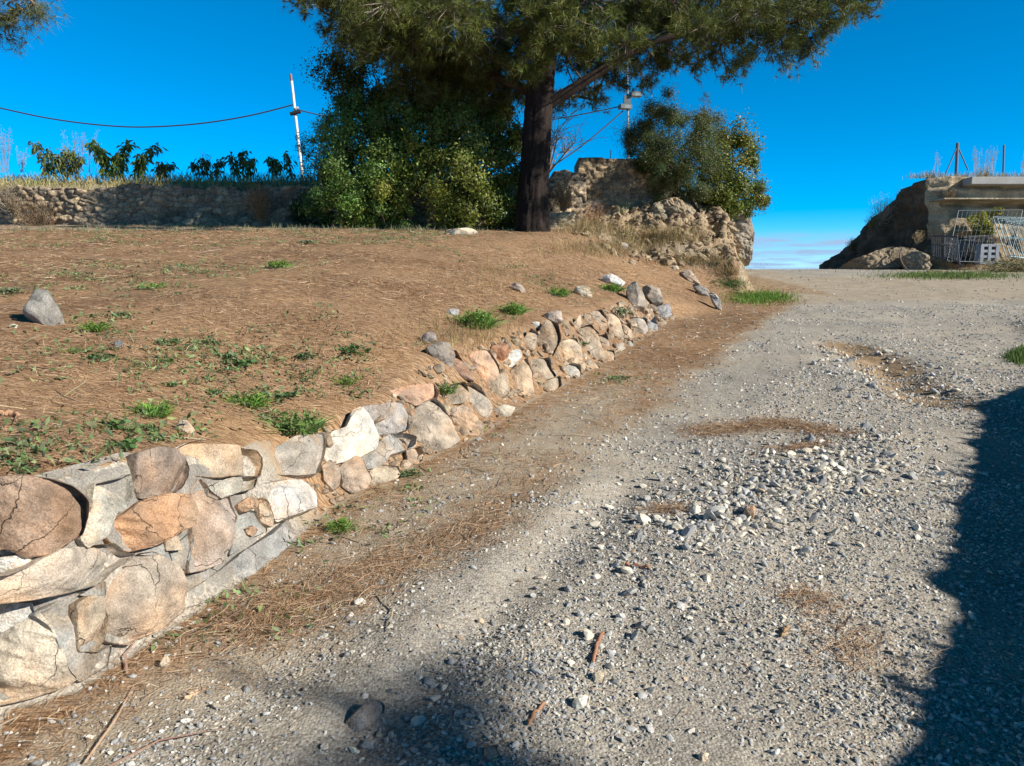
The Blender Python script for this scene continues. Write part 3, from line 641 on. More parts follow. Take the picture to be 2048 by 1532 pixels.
def gdens(x, y):
    g = gravel_mask(x, y); rx = np.interp(y, REDGE[:, 1], REDGE[:, 0])
    tr = np.exp(-(pl_dist(x, y, [on_road(u, v) for u, v in [(640, 1500), (850, 1290), (1080, 1090), (1240, 930), (1420, 800), (1560, 690)]])/.3)**2)
    cl = .55+.9*fbm2(x, y, 1.6, 3, 8.)
    return np.clip(g*(1-.6*tr)*sstep(-.3, .3, rx-x)*cl + .1*(1-g), 0, 1)
mbn = MB(); mbf = MB()
def batch(y0, y1, n, s0, sub, mbx, sig=.38):
    Yv = rng.uniform(y0, y1, n); Xv = rng.uniform(-.75, .72, n)*Yv*1.02
    d, *_ = wall_coords(Xv, Yv)
    k = (rng.uniform(size=n) < gdens(Xv, Yv)) & (d < -.05)
    Xv, Yv = Xv[k], Yv[k]; sz = s0*np.exp(sig*rng.normal(size=len(Xv))).clip(.4, 2.2)
    scatter_stones(mbx, Xv, Yv, sz, gcols(len(Xv)), sub)
batch(1.9, 4.2, 13000, .0145, 2, mbn, .42)
batch(1.9, 4.2, 62000, .0092, 1, mbn)
batch(4.0, 8.0, 60000, .0142, 1, mbf, .45)
batch(7.5, 14, 34000, .021, 1, mbf, .35)
batch(13, 28, 8000, .03, 1, mbf, .3)
# heap of coarse rubble, gully stones
def along(pts, n, w, s0, mbx, sub, white=.3):
    pts = np.array(pts); k = rng.uniform(0, len(pts)-1.001, n); i = k.astype(int); f = (k-i)[:, None]
    q = pts[i]*(1-f)+pts[i+1]*f + rng.normal(size=(n, 2))*w
    c = gcols(n); m = rng.uniform(size=n) < white; c[m] = (np.array([(.62, .57, .47)])*(1+.15*rng.normal(size=(n, 1)))).clip(.2, .8)[m]
    scatter_stones(mbx, q[:, 0], q[:, 1], s0*np.exp(.4*rng.normal(size=n)).clip(.4, 2.2), c, sub, .15)
along(HEAP, 420, .24, .036, mbn, 2, .35); along(HEAP, 700, .36, .024, mbn, 2, .3)
along([on_road(u, v) for u, v in [(1180, 1300), (1280, 1160), (1380, 1080)]], 70, .2, .03, mbn, 2, .35)
along([(x-.35, y) for x, y in GULLY], 130, .18, .042, mbf, 2, .35); along([(x+.3, y-.2) for x, y in GULLY], 120, .15, .04, mbf, 2, .2)
along(GULLY2, 110, .07, .019, mbn, 2, .15)
o = mbn.obj('loose_gravel', M_gravel, smooth=False); o['kind'] = 'stuff'; tag(o, 'blue grey and cream gravel and rubble strewn over the near track', 'gravel')
o = mbf.obj('loose_gravel', M_gravel, smooth=False); o['kind'] = 'stuff'; tag(o, 'finer gravel spread over the track further up the slope', 'gravel')

# ------------------------------------------------------------------ fallen pine needles
def strips(mb, X, Y, L, Wd, cols, lift=.35):
    n = len(X); Z = Hg(X, Y); a = rng.uniform(0, 2*np.pi, n)
    e = .05; gx = (Hg(X+e, Y)-Hg(X-e, Y))/(2*e); gy = (Hg(X, Y+e)-Hg(X, Y-e))/(2*e)
    dx, dy = np.cos(a), np.sin(a); sl = np.clip(gx*dx+gy*dy, -.6, .6) + lift*np.abs(rng.normal(size=n))*.5
    D = norm(np.stack([dx, dy, sl], 1)); Sd = norm(np.stack([-dy, dx, .6*rng.normal(size=n)], 1))
    C = np.stack([X, Y, Z+.006+.008*rng.uniform(size=n)], 1); L = L[:, None]; Wd = Wd[:, None]
    B = np.stack([-dy, dx, np.zeros(n)], 1)*L*.12*rng.normal(size=(n, 1))
    V = np.stack([C-Sd*Wd/2, C+Sd*Wd/2, C+D*L*.5+Sd*Wd/2+B, C+D*L*.5-Sd*Wd/2+B, C+D*L+Sd*Wd*.2+np.array([0, 0, -.2])*sl[:, None]*L, C+D*L-Sd*Wd*.2+np.array([0, 0, -.2])*sl[:, None]*L], 1)
    k = np.arange(n)[:, None]*6; Fc = np.concatenate([k+np.array([[0, 1, 2, 3]]), k+np.array([[3, 2, 4, 5]])])
    mb.add(V.reshape(-1, 3), Fc, np.repeat(cols, 6, 0))
NP = np.array([(.44, .275, .16), (.52, .365, .235), (.34, .19, .10), (.64, .50, .34), (.21, .115, .062)]); NW = [.32, .27, .2, .13, .08]
def ncols(n): return (NP[rng.choice(5, n, p=NW)]*(1+.15*rng.normal(size=(n, 1)))).clip(.03, .8)
mb = MB()
def nbatch(y0, y1, n, L0, w0, x0=-.78, x1=.62):
    Yv = rng.uniform(y0, y1, n); Xv = rng.uniform(x0, x1, n)*Yv
    g = gravel_mask(Xv, Yv); d, h, w, _, _ = wall_coords(Xv, Yv)
    cl = np.clip(.62+1.5*fbm2(Xv, Yv, 1.5, 4, 12.), .05, 1)
    k = (rng.uniform(size=n) < np.clip(1-g+.012, 0, 1)*cl*np.where(d < 0, .55, 1.)) & ((d < -.0) | (d > w+.02))
    Xv, Yv = Xv[k], Yv[k]; m = len(Xv)
    strips(mb, Xv, Yv, L0*rng.uniform(.5, 1.4, m), w0*rng.uniform(.7, 1.3, m), ncols(m))
nbatch(1.9, 4.0, 26000, .07, .0016); nbatch(4.0, 7.5, 42000, .085, .0024); nbatch(7.5, 12, 38000, .10, .0038); nbatch(12, 18.3, 30000, .12, .006)
Yv = rng.uniform(2, 16, 700); Xv = rng.uniform(-.75, .35, 700)*Yv; d_, _, w_, _, _ = wall_coords(Xv, Yv); k = (d_ > w_+.1) | ((d_ < -.05) & (gravel_mask(Xv, Yv) < .4)); Xv, Yv = Xv[k], Yv[k]
strips(mb, Xv, Yv, rng.uniform(.1, .4, len(Xv)), rng.uniform(.004, .009, len(Xv)), jcol((.34, .27, .19), len(Xv), .35), .2)
# drifts of needles washed across the gravel
for pts, n, w in [([(1380, 865), (1480, 855), (1570, 848), (1690, 878)], 3400, .09), ([(1560, 905), (1640, 895)], 500, .07), ([(1310, 1030), (1360, 1028)], 300, .05), ([(1600, 1190), (1640, 1210)], 260, .06), ([(1690, 1265), (1730, 1340)], 300, .08), ([(480, 1260), (620, 1200), (800, 1120), (1000, 1050)], 3500, .12)]:
    q = np.array([on_road(u, v) for u, v in pts]); k = rng.uniform(0, len(q)-1.001, n); i = k.astype(int); f = (k-i)[:, None]
    q = q[i]*(1-f)+q[i+1]*f+rng.normal(size=(n, 2))*np.array([w, w]); strips(mb, q[:, 0], q[:, 1], .08*rng.uniform(.5, 1.4, n), np.full(n, .0022), ncols(n)*.9)
o = mb.obj('fallen_pine_needles', M_needle, smooth=False); o['kind'] = 'stuff'; tag(o, 'litter of dry brown pine needles covering the bank and the foot of the wall', 'pine needles')

# bark strips and twigs on the track
for pts, r, colr, lab in [([(1186, 1330), (1192, 1300), (1197, 1285), (1207, 1268)], .011, (.33, .17, .10), 'curled red brown strip of bark lying on the gravel in the foreground'),
      ([(1058, 1453), (1070, 1428), (1092, 1410)], .009, (.36, .19, .11), 'shorter red bark strip beside the largest cream pebble'),
      ([(1250, 1132), (1275, 1134), (1300, 1139)], .010, (.37, .17, .10), 'straight red twig lying across the gravel in the middle of the track'),
      ([(1563, 1278), (1570, 1266), (1576, 1258)], .012, (.42, .27, .15), 'tan chip of bark on the gravel near the dark shadow'),
      ([(370, 1402), (385, 1392), (396, 1388)], .010, (.60, .42, .28), 'pale pink chip of wood on the litter below the near wall'),
      ([(0, 833), (20, 832), (38, 836)], .016, (.42, .24, .14), 'red brown curl of bark at the left edge of the bank')]:
    q = np.concatenate([hit([a], [b]) for a, b in pts]); q[:, 2] += r*.8; q = spline(q, 14); q[:, 2] += .006*np.sin(np.arange(14)*1.3)
    mb = MB(); tube(mb, q, .66*r*np.array([.6]+[1]*12+[.5])*(1+.25*rng.normal(size=14)).clip(.6, 1.4), 7, colr)
    tag(mb.obj('bark_strip', M_wood, origin=q[0]), lab, 'bark')

# ------------------------------------------------------------------ weeds
def weed(kind, n, R, seed, col):
    global rng
    keep = rng; rng = np.random.default_rng(seed); mb = MB()
    if kind == 'grass':
        lob = np.stack([rng.normal(size=6)*R*.45, rng.normal(size=6)*R*.45, R*rng.uniform(.1, .45, 6)], 1); w_ = rng.integers(0, 6, n); 
        q = lob[w_]+norm(rng.normal(size=(n, 3)))*R*.36*rng.uniform(.2, 1, (n, 1)); q[:, 2] = np.abs(q[:, 2])*1.1+.004
        leaves(mb, q, rng.normal(size=(n, 3))*.8+np.array([0, 0, .9]), R*.20*rng.uniform(.5, 1.4, n), R*.085*rng.uniform(.6, 1.5, n), jcol(np.array(col)*rng.uniform(.75, 1.25, (6, 1))[w_], n, .2, .1))
        n = n//3
        a = rng.uniform(0, 2*np.pi, n); r0 = R*.55*np.sqrt(rng.uniform(size=n)); b = np.stack([r0*np.cos(a), r0*np.sin(a), np.zeros(n)-.01], 1)
        L = R*rng.uniform(.5, 1.25, n); out = norm(np.stack([np.cos(a)+.6*rng.normal(size=n), np.sin(a)+.6*rng.normal(size=n), rng.uniform(.6, 2.2, n)], 1))
        s = norm(np.cross(out, rng.normal(size=(n, 3)))); w = R*.02*rng.uniform(.7, 1.4, n)[:, None]; L = L[:, None]
        m = b+out*L*.55; t = b+out*L+np.stack([out[:, 0]*.35, out[:, 1]*.35, -.25*np.ones(n)], 1)*L*.5
        V = np.stack([b-s*w*.6, b+s*w*.6, m+s*w, m-s*w, t], 1); k = np.arange(n)[:, None]*5; c = np.repeat(jcol(col, n, .22, .1), 5, 0)
        nb = mb.k; mb.add(V.reshape(-1, 3), k+np.array([[0, 1, 2, 3]]), c); tri = (k+np.array([[3, 2, 4]]))+nb; mb.l.append(tri.ravel()); mb.n.append(np.full(n, 3))
        # small leaves between the blades
        q = rng.normal(size=(n, 3))*np.array([R*.4, R*.4, R*.2]); q[:, 2] = np.abs(q[:, 2])+.01
        leaves(mb, q, rng.normal(size=(n, 3))+np.array([0, 0, 1.2]), R*.17*rng.uniform(.6, 1.4, n), R*.08*rng.uniform(.6, 1.4, n), jcol(np.array(col)*.9, n, .25))
    else:
        ns = max(3, n//7)
        for s in range(ns):
            a = rng.uniform(0, 2*np.pi); r = R*math.sqrt(rng.uniform(.02, 1)); tip = np.array([r*math.cos(a), r*math.sin(a), R*rng.uniform(.15, .5)*(1-.4*r/R)])
            tube(mb, [(0, 0, -.01), tip*np.array([.5, .5, .9]), tip], [R*.02, R*.014, R*.008], 4, np.array(col)*.8, False)
            m = 7; q = tip+rng.normal(size=(m, 3))*R*.16*np.array([1, 1, .5]); q[:, 2] = np.maximum(q[:, 2], .012)
            c = jcol(col, m, .2, .08); NN = rng.normal(size=(m, 3))*.6+np.array([0, 0, 1.])
            L = R*rng.uniform(.2, .38, m); leaves(mb, q, NN, L, L*.85, c, .1)
            leaves(mb, q+.003, NN, L*.8, L*.95, c, .1)
    rng = keep
    return mb.mesh('weed')
GB = (.17, .30, .06); GD = (.12, .22, .075); GG = (.23, .27, .15)
VAR = {'g3': weed('grass', 300, .12, 21, (.15, .25, .07)), 'g4': weed('grass', 520, .12, 22, (.19, .33, .06)), 'm3': weed('leafy', 90, .13, 23, (.16, .24, .10)), 'm4': weed('leafy', 60, .13, 24, (.10, .18, .06)), 'g1': weed('grass', 420, .12, 1, GB), 'g2': weed('grass', 260, .12, 2, (.19, .29, .07)), 'm1': weed('leafy', 110, .13, 3, GD), 'm2': weed('leafy', 84, .13, 4, (.14, .24, .09)), 's1': weed('leafy', 90, .13, 5, GG)}
for m_ in VAR.values(): m_.materials.append(M_grass)
WEEDS = [  # u, v, apparent width in px, kind, label
 (191, 660, 56, 'g1', 'bright green tuft to the right of the triangular standing rock'), (144, 706, 28, 'g2', 'small green tuft below and right of the triangular standing rock'),
 (200, 718, 46, 'm1', 'leafy blue green weed on the bare needles below the standing rock'), (307, 577, 30, 'g2', 'small lone tuft in the middle of the upper bank'),
 (244, 630, 28, 's1', 'grey green sprig just above and right of the bright tuft by the standing rock'), (334, 688, 50, 'm2', 'wide pale mallow weed right of the black stone on the bank'),
 (332, 724, 30, 'g2', 'tuft directly below the wide pale mallow weed'), (417, 690, 40, 'm1', 'dark mallow weed at the head of the weed row across the bank'),
 (450, 716, 38, 'm2', 'middle weed of the row across the bank'), (488, 730, 48, 'm1', 'lower weed of the row across the bank'),
 (492, 812, 76, 'g1', 'big bright green clump with long leaves on the bank above the grey slab'), (556, 796, 62, 'm2', 'leafy weed touching the right side of the big bright clump'),
 (306, 832, 76, 'g1', 'bright grassy clump dotted with a pale flower near the cream rock'), (284, 862, 58, 'm2', 'spreading weed just below the grassy clump by the cream rock'),
 (220, 856, 62, 'm1', 'dark leaved weed left of the grassy clump by the cream rock'), (246, 896, 66, 'm1', 'mallow weed growing closest behind the pink wall stone'),
 (42, 894, 50, 's1', 'grey green weed near the left edge above the big brown wall stone'), (50, 940, 46, 'm1', 'dark weed directly behind the big brown wall stone'),
 (6, 930, 40, 'm2', 'weed cut by the left edge behind the wall'), (19, 588, 50, 's1', 'low grey green patch left of the standing rock at the edge'),
 (338, 770, 32, 'm1', 'small dark weed in the middle of the bank above the grassy clump'), (428, 784, 38, 'm1', 'dark weed left of the big bright green clump'),
 (592, 864, 118, 'g1', 'widest bright green clump overhanging the wall top above the white slab'), (887, 784, 52, 'g1', 'bright tuft growing between the stones in the middle of the wall'),
 (952, 654, 76, 'g1', 'large fresh tuft between the flat grey rock and the pale rock on the bank edge'), (648, 945, 34, 'm1', 'dark weed rooted in the wall joint beside the white stone'),
 (682, 1058, 56, 'g1', 'bright weed at the foot of the wall beside the track'), (692, 768, 44, 'g2', 'pale green sprig on the bank above the orange wall stone'),
 (706, 706, 50, 'm1', 'flat blue green weed above the pale sprig on the bank'), (614, 714, 36, 'm1', 'flat dark weed left of the blue green one on the bank'),
 (818, 948, 34, 'm2', 'small weed at the wall foot below the grey stone'), (1026, 626, 54, 'g1', 'bright round tuft below the pinkish wedge of rock'),
 (1222, 582, 44, 'g1', 'bright tuft in front of the bright white rock'), (1238, 630, 44, 's1', 'silvery grey plant between wall stones left of the upright rock'),
 (1162, 688, 24, 's1', 'small greyish plant on the face of a far wall stone'), (1118, 592, 40, 'g2', 'loose tuft between the cream rock and the round tuft'),
 (513, 1222, 22, 'm2', 'tiny weed on the litter right of the long bottom slab'), (616, 488, 34, 's1', 'grey green weed near the top of the bank left of the oaks'),
 (1232, 758, 30, 'm2', 'small weed at the far wall foot beside the needles'), (562, 534, 40, 'g2', 'low yellow green tuft on the upper bank'),
]
for u, v, wpx, k, lab in WEEDS:
    h = hit([u], [v])[0]; k = random.choice({'g': [k, 'g3', 'g4', k], 'm': [k, 'm3', 'm4'], 's': [k]}[k[0]]); o = bpy.data.objects.new('weed', VAR[k]); COL.objects.link(o)
    s = 1.22*wpx/ppm(h[1])/.24; o.location = h-np.array([0, 0, .004]); o.scale = (s*random.uniform(.85, 1.15), s*random.uniform(.7, 1.1), s*random.uniform(.7, 1.15)); o.rotation_euler = (0, 0, random.uniform(0, 6.28)); tag(o, lab, 'weed', 'weeds on the bank')
# sparse small greenery nobody would count
mb = MB()
n = 4600; Yv = rng.uniform(3.2, 18.2, n); Xv = rng.uniform(-.75, .38, n)*Yv; d, h, w, _, _ = wall_coords(Xv, Yv)
k = (d > w+.25) & (rng.uniform(size=n) < np.clip(.25+1.6*fbm2(Xv, Yv, .55, 3, 20.), .03, 1)*(.5+.5*sstep(7, 16, Yv)))
wl = np.array([o_.location[:2] for o_ in bpy.data.objects if o_.name.startswith('weed')]); wl = np.repeat(wl, 9, 0); wl = wl+rng.normal(size=wl.shape)*.16
d2, _, w2, _, _ = wall_coords(wl[:, 0], wl[:, 1]); wl = wl[(d2 > w2+.08) | ((d2 < -.05) & (d2 > -.6))]
for x, y_ in list(zip(Xv[k], Yv[k]))+[tuple(a_) for a_ in wl]:
    z = gz(x, y_); m = 16; R = rng.uniform(.04, .10)
    q = np.array([x, y_, z])+rng.normal(size=(m, 3))*np.array([R, R, R*.35]); q[:, 2] = np.maximum(q[:, 2], z+.008)
    leaves(mb, q, rng.normal(size=(m, 3))*.9+np.array([0, 0, .8]), .035*rng.uniform(.6, 1.6, m), .014*rng.uniform(.6, 1.6, m), jcol((.19, .25, .11), m, .3, .12))
def patch(cu, cv, ru, rv, n, L, col, wl=.16):
    u = cu+ru*rng.normal(size=n)*.5; v = cv+rv*rng.normal(size=n)*.5; h = hit(u, v)
    out = norm(rng.normal(size=(n, 3))*.6+np.array([0, 0, 1.3])); s = norm(np.cross(out, rng.normal(size=(n, 3)))); Lx = (L*rng.uniform(.5, 1.4, n))[:, None]
    V = np.stack([h-s*Lx*wl/2, h+s*Lx*wl/2, h+out*Lx], 1); mb.add(V.reshape(-1, 3), np.arange(n*3).reshape(-1, 3), np.repeat(jcol(col, n, .25, .1), 3, 0))
patch(1525, 596, 62, 12, 3500, .07, (.12, .23, .03)); patch(1470, 568, 40, 12, 700, .06, (.13, .21, .05)); patch(1900, 552, 130, 7, 4000, .10, (.13, .19, .05)); patch(2040, 716, 22, 12, 900, .09, (.10, .17, .04))
for u in range(0, 1040, 26): patch(u+random.uniform(-9, 9), 460+random.uniform(-3, 4), 20, 4, 26, .13, (.20, .22, .12), .10)
o = mb.obj('low_greenery', M_grass, smooth=False); o['kind'] = 'stuff'; tag(o, 'sparse green shoots and short grass dotted over the bank and verges', 'grass')
mb = MB()     # straw-coloured dry grass
for cu, cv, ru, rv, n, L in [(1230, 500, 140, 16, 1800, .22), (1400, 525, 90, 14, 900, .22), (930, 670, 120, 40, 900, .13), (1000, 560, 180, 40, 900, .12), (1460, 545, 40, 12, 400, .2), (1180, 462, 60, 12, 900, .3), (1330, 478, 90, 14, 1200, .3)]:
    patch(cu, cv, ru, rv, n, L, (.33, .25, .12), .03)
o = mb.obj('dry_grass', M_grass, smooth=False); o['kind'] = 'stuff'; tag(o, 'straw coloured dry grass on the upper bank and round the ruin', 'grass')

# ------------------------------------------------------------------ old masonry
def masonry(mb, x0, x1, yf, thick, zb, zt, cw=.28, ch=.12, relief=.07, base=(.36, .285, .2), res=.026, seed=0, jag=.2, rz=0., plaster=0.):
    nx = max(12, int((x1-x0)/res)); nf = max(10, int(1.3/res)); nt_ = 8
    X = np.linspace(x0, x1, nx); B = np.array([zb(x) for x in X]); T = np.array([zt(x) for x in X])+jag*fbm2(X, X*0+seed, 2.2, 3, seed+.5)
    s = np.linspace(0, 1, nf); Z = B[:, None]+(T-B)[:, None]*s[None]
    XX = np.repeat(X[:, None], nf, 1)
    f1, f2, cid = worley(XX/cw+seed*3.1+.5*fbm2(XX, Z, 2.2, 3, 1.), Z/ch+seed*1.7+.9*fbm2(XX, Z, 1.6, 3, 5.))
    dsp = relief*np.clip((f2-f1)*3.6, 0, 1)*(.25+1.1*cid) + .19*fbm2(XX, Z, 1.1, 5, seed+3.)*(relief/.07) + .05*fbm2(XX, Z, 9., 4, seed+13.)
    Yf = yf-dsp
    Fr = np.stack([XX, Yf, Z], -1); fade = np.clip((f2-f1)*4, .0, 1)
    cc = np.array(base)*(.55+.75*cid[..., None])*(.72+.28*fade[..., None])*(1+.1*(cid[..., None]-.5)*np.array([1, 0, -1.5]))
    cc = cc*(1-plaster)+np.array(base)*plaster
    tt = np.linspace(.08, 1, nt_); Top = np.stack([np.repeat(X[:, None], nt_, 1), Yf[:, -1:]+(yf+thick-Yf[:, -1:])*tt[None], T[:, None]+.04*fbm2(np.repeat(X[:, None], nt_, 1), np.repeat(tt[None]*thick, nx, 0), 4., 3, seed+9.)], -1)
    Bk = np.stack([X, np.full(nx, yf+thick), B], -1)[:, None]
    G = np.concatenate([Fr, Top, Bk], 1); C2 = np.concatenate([cc, np.broadcast_to(np.array(base)*.95, Top.shape), np.broadcast_to(np.array(base), Bk.shape)], 1)
    m = G.shape[1]
    # collapse ends so the block is closed
    if rz:
        c0 = np.array([x0, yf]); ca, sa = math.cos(rz), math.sin(rz); q = G[..., :2]-c0
        G[..., 0] = c0[0]+q[..., 0]*ca-q[..., 1]*sa; G[..., 1] = c0[1]+q[..., 0]*sa+q[..., 1]*ca
    ii = np.arange(nx*m).reshape(nx, m)
    mb.add(G.reshape(-1, 3), np.stack([ii[:-1, :-1], ii[1:, :-1], ii[1:, 1:], ii[:-1, 1:]], -1).reshape(-1, 4), C2.reshape(-1, 3))
    for e, fl in ((0, 1), (nx-1, 0)):
        mb.poly(G[e][::-1] if not fl else G[e], C2[e])

mb = MB()
masonry(mb, -17., 1.75, WALLY, .75, lambda x: gz(x, WALLY-.1)-.15, lambda x: 3.73+.04*math.sin(x*1.3)+(.28*float(sstep(.7, 1.0, np.array(x)))), seed=1)
tag(mb.obj('dry_stone_wall', M_mason), 'long crumbling dry stone terrace wall behind the bank, partly in tree shade', 'stone wall')
# ruin block right of the pine
mb = MB(); p0 = P(1157, 315, 18.9); x1 = float(P(1345, 320, 18.9)[0])
masonry(mb, float(p0[0]), x1, 18.9, 1.3, lambda x: 2.6, lambda x: float(P(1157, 316, 18.9)[2]), seed=4, base=(.33, .255, .165), cw=.2, ch=.095, jag=.06, relief=.055, res=.02)
tag(mb.obj('ruined_wall', M_mason), 'tall broken stub of rubble wall between the pine trunk and the dark bush', 'ruin')
mb = MB(); masonry(mb, float(P(1098, 400, 17.9)[0]), float(P(1150, 400, 17.9)[0]), 17.9, .5, lambda x: 2.5, lambda x: float(P(1120, 425, 17.9)[2]), seed=6, base=(.50, .42, .30), jag=.05, plaster=.5, relief=.04)
tag(mb.obj('stone_block', M_mason), 'pale squared block of masonry just right of the pine trunk foot', 'ruin')
def big_rock(poly, Y, col, seed, label, name, cat, prot, back, mat=None, rough=.09, up=.15, tow=0., m=150, rings=60, layers=.06, crag=.12):
    c = np.array(poly).mean(0); pt = P(c[0], c[1], Y); n = norm(np.array([tow, -1, up])); mb = MB()
    rock_mesh(mb, poly, pt, n, prot, back, seed, col, rough, m, rings, layers=layers, tilt=.05, crag=crag); return tag(mb.obj(name, mat or M_mason, origin=pt), label, cat)
big_rock([(1288,436),(1306,408),(1340,396),(1385,392),(1402,420),(1398,440),(1350,452),(1312,446)], 18.7, (.33,.26,.165), 42, 'large overhanging lump of masonry below the dark bush', 'masonry_lump', 'ruin', .3, .6, None, .12, crag=.24)
big_rock([(1400,400),(1432,392),(1460,405),(1490,425),(1503,455),(1504,520),(1495,530),(1470,500),(1445,470),(1412,440)], 19.7, (.29,.235,.17), 43, 'jagged masonry end of the ruin standing at the left of the road gap', 'masonry_lump', 'ruin', .3, .6, None, .11)
big_rock([(1468,470),(1498,462),(1502,490),(1499,532),(1482,528),(1470,500)], 19.3, (.42,.35,.26), 44, 'narrow upright pier of small stones at the roadside end of the ruin', 'masonry_lump', 'ruin', .4, .6)
big_rock([(1335,470),(1352,458),(1368,462),(1368,490),(1345,488)], 18.2, (.36,.29,.2), 45, 'tan boulder half buried in the slumped slope', 'boulder', 'rock', .4, .5, m=60, rings=24)
mb = MB(); n = 900; u = rng.uniform(1150, 1505, n); v = 405+rng.uniform(0, 125, n); q = hit(u, v); k = q[:, 1] > 15.5; q = q[k]
scatter_stones(mb, q[:, 0], q[:, 1], .075*np.exp(.7*rng.normal(size=len(q))).clip(.35, 3.2), jcol((.34, .26, .165), len(q), .2, .03), 2, .2)
o = mb.obj('rubble', M_mason, smooth=False); o['kind'] = 'stuff'; tag(o, 'fallen tan stones scattered over the slumped slope under the ruin', 'rubble')
ground_rock([(1238,488),(1248,484),(1257,492),(1250,499),(1240,497)], (.55,.50,.42), 46, 'small pale rock at the end of the dark shadow right of the pine')

# ------------------------------------------------------------------ trees
def crown(mb, blobs, n_per, L, asp, col, outl=.75, jit=.25, seed=0, dark=None):
    """blobs: (u, v, Y, r_px); leaves on and inside lumpy clumps"""
    tot = 0
    for (u, v, Y, r) in blobs:
        c = P(u, v, Y); R = r/ppm(Y); n = int(n_per*R*R*5.4); L_ = L*.84
        k = max(5, int(9*R/.5)); sub = norm(rng.normal(size=(k, 3)))*R*rng.uniform(.35, 1.0, (k, 1)); sub[:, 2] *= .9
        w = rng.integers(0, k, n); rr = R*rng.uniform(.22, .5, k)[w]
        dirn = norm(rng.normal(size=(n, 3))); q = c+sub[w]+dirn*(rr*rng.uniform(.3, 1.1, n)**.6*(1+.45*rng.normal(size=n)))[:, None]
        q += (fbm(q*3.+seed, 2)[:, None])*.1*dirn
        tone = (1+.16*rng.normal(size=k))[w][:, None]
        hue = (rng.uniform(-1, 1, size=k))[w][:, None]*np.array([.22, .05, -.1])
        leaves(mb, q, norm(q-c)*outl+dirn*.5+rng.normal(size=(n, 3))*.55, L_*rng.uniform(.55, 1.4, n), L_*asp*rng.uniform(.7, 1.3, n), (jcol(col, n, .24, .08)*tone*(1+hue)).clip(.004, 1))
def branches(mb, base, blobs, r0, col, sides=6, trunk_to=None):
    base = np.asarray(base, float)
    for (u, v, Y, r) in blobs:
        c = P(u, v, Y); m = (base+c)/2+np.array([rng.normal()*.15, rng.normal()*.15, .1]); L = np.linalg.norm(c-base)
        tube(mb, spline([base-np.array([0, 0, .1]), base*.65+m*.35+np.array([0, 0, .15*L]), m+np.array([0, 0, .08*L]), c], 10), np.linspace(r0, r0*.22, 10), sides, col, False)
        R = r/ppm(Y)
        for _ in range(5): tube(mb, spline([m*.3+c*.7, c+rng.normal(size=3)*R*.3, c+norm(rng.normal(size=3))*R*.85], 5), np.linspace(r0*.25, .004, 5), 4, col, False)
def leaf_tree(name, label, cat, base, blobs, n_per, L, asp, col, r0=.05, bark=(.16, .13, .10), group=None, **kw):
    root = empty(name, base, label, cat, group)
    b = MB(); branches(b, base, blobs, r0, bark); part(b, 'trunk', M_bark, root)
    c = MB(); crown(c, blobs, n_per, L, asp, col, **kw); part(c, 'crown', M_leaf, root, False)
    return root
OAK = (.085, .115, .022)
G_ = lambda u, Y: np.array([float(P(u, 400, Y)[0]), Y, gz(float(P(u, 400, Y)[0]), Y)])
leaf_tree('evergreen_oak', 'tall dark evergreen oak rising behind the bushes under the left of the pine', 'tree', G_(790, 18.0),
   [(720,100,18.0,62),(680,150,18.2,48),(760,170,17.9,70),(830,110,18.3,85),(900,190,18.2,85),(960,120,18.4,80),(700,200,18.0,50),(830,220,18,70),(980,220,18.1,60)], 1700, .08, .5, (.065, .092, .022), .09)
leaf_tree('evergreen_oak', 'broad yellow green oak bush beside the pine trunk', 'tree', G_(900, 17.3),
   [(860,270,17.2,68),(930,280,17.0,70),(990,260,17.3,50),(850,350,16.9,60),(920,350,16.6,75),(985,340,16.9,60),(1020,280,17.0,46),(1022,350,16.9,40),(1015,430,16.6,36),(800,300,17.0,55),(800,390,16.9,52),(790,240,17.3,52),(860,230,17.3,55),(930,220,17.4,55),(1000,220,17.5,42),(880,415,16.7,45),(950,410,16.4,60),(1005,400,16.8,42),(1010,310,17.2,40),(920,450,16.4,30),(985,445,16.5,32),(840,300,17,50)], 2300, .078, .5, (.16, .20, .038), .06)
leaf_tree('evergreen_oak', 'fresh green rounded oak bush left of the broad bush', 'tree', G_(690, 17.2),
   [(700,250,17.2,58),(740,230,17.4,52),(680,310,17.0,62),(740,300,17.0,52),(700,370,16.9,58),(660,390,17.0,45),(750,380,17.2,45),(700,430,16.8,40),(640,340,17.1,46),(760,340,16.9,52),(820,440,16.7,36),(760,430,16.8,40),(640,420,17.1,38),(770,270,17.3,42)], 2300, .075, .5, (.145, .235, .048), .05)
leaf_tree('grey_green_shrub', 'airy grey green shrub at the left edge of the bushes in front of the pole', 'shrub', G_(635, 18.9),
   [(620,290,18.9,34),(650,265,18.9,34),(630,330,18.8,42),(605,300,19.,22)], 900, .055, .4, (.10, .15, .075), .02)
leaf_tree('ivy_bush', 'dark low bush against the wall foot left of the oaks', 'shrub', G_(620, 18.2),
   [(600,400,18.2,36),(640,440,18.0,28),(600,440,18.1,30),(780,430,17.6,40),(800,380,17.7,40)], 1500, .06, .5, (.06, .09, .025), .02)
leaf_tree('olive_bush', 'dark rounded bush with fine leaves growing on the ruin', 'shrub', np.array(P(1350, 400, 19.3)),
   [(1290,250,19.4,52),(1340,230,19.3,48),(1310,310,19.2,58),(1370,290,19.0,62),(1260,290,19.4,34),(1400,240,19.2,45),(1410,330,19.1,52),(1350,360,19.0,52),(1300,365,19.2,34),(1385,385,18.9,30),(1335,345,18.3,38),(1380,335,18.2,44),(1325,300,18.4,44),(1285,320,18.6,30)], 5200, .05, .36, (.10, .125, .04), .05)
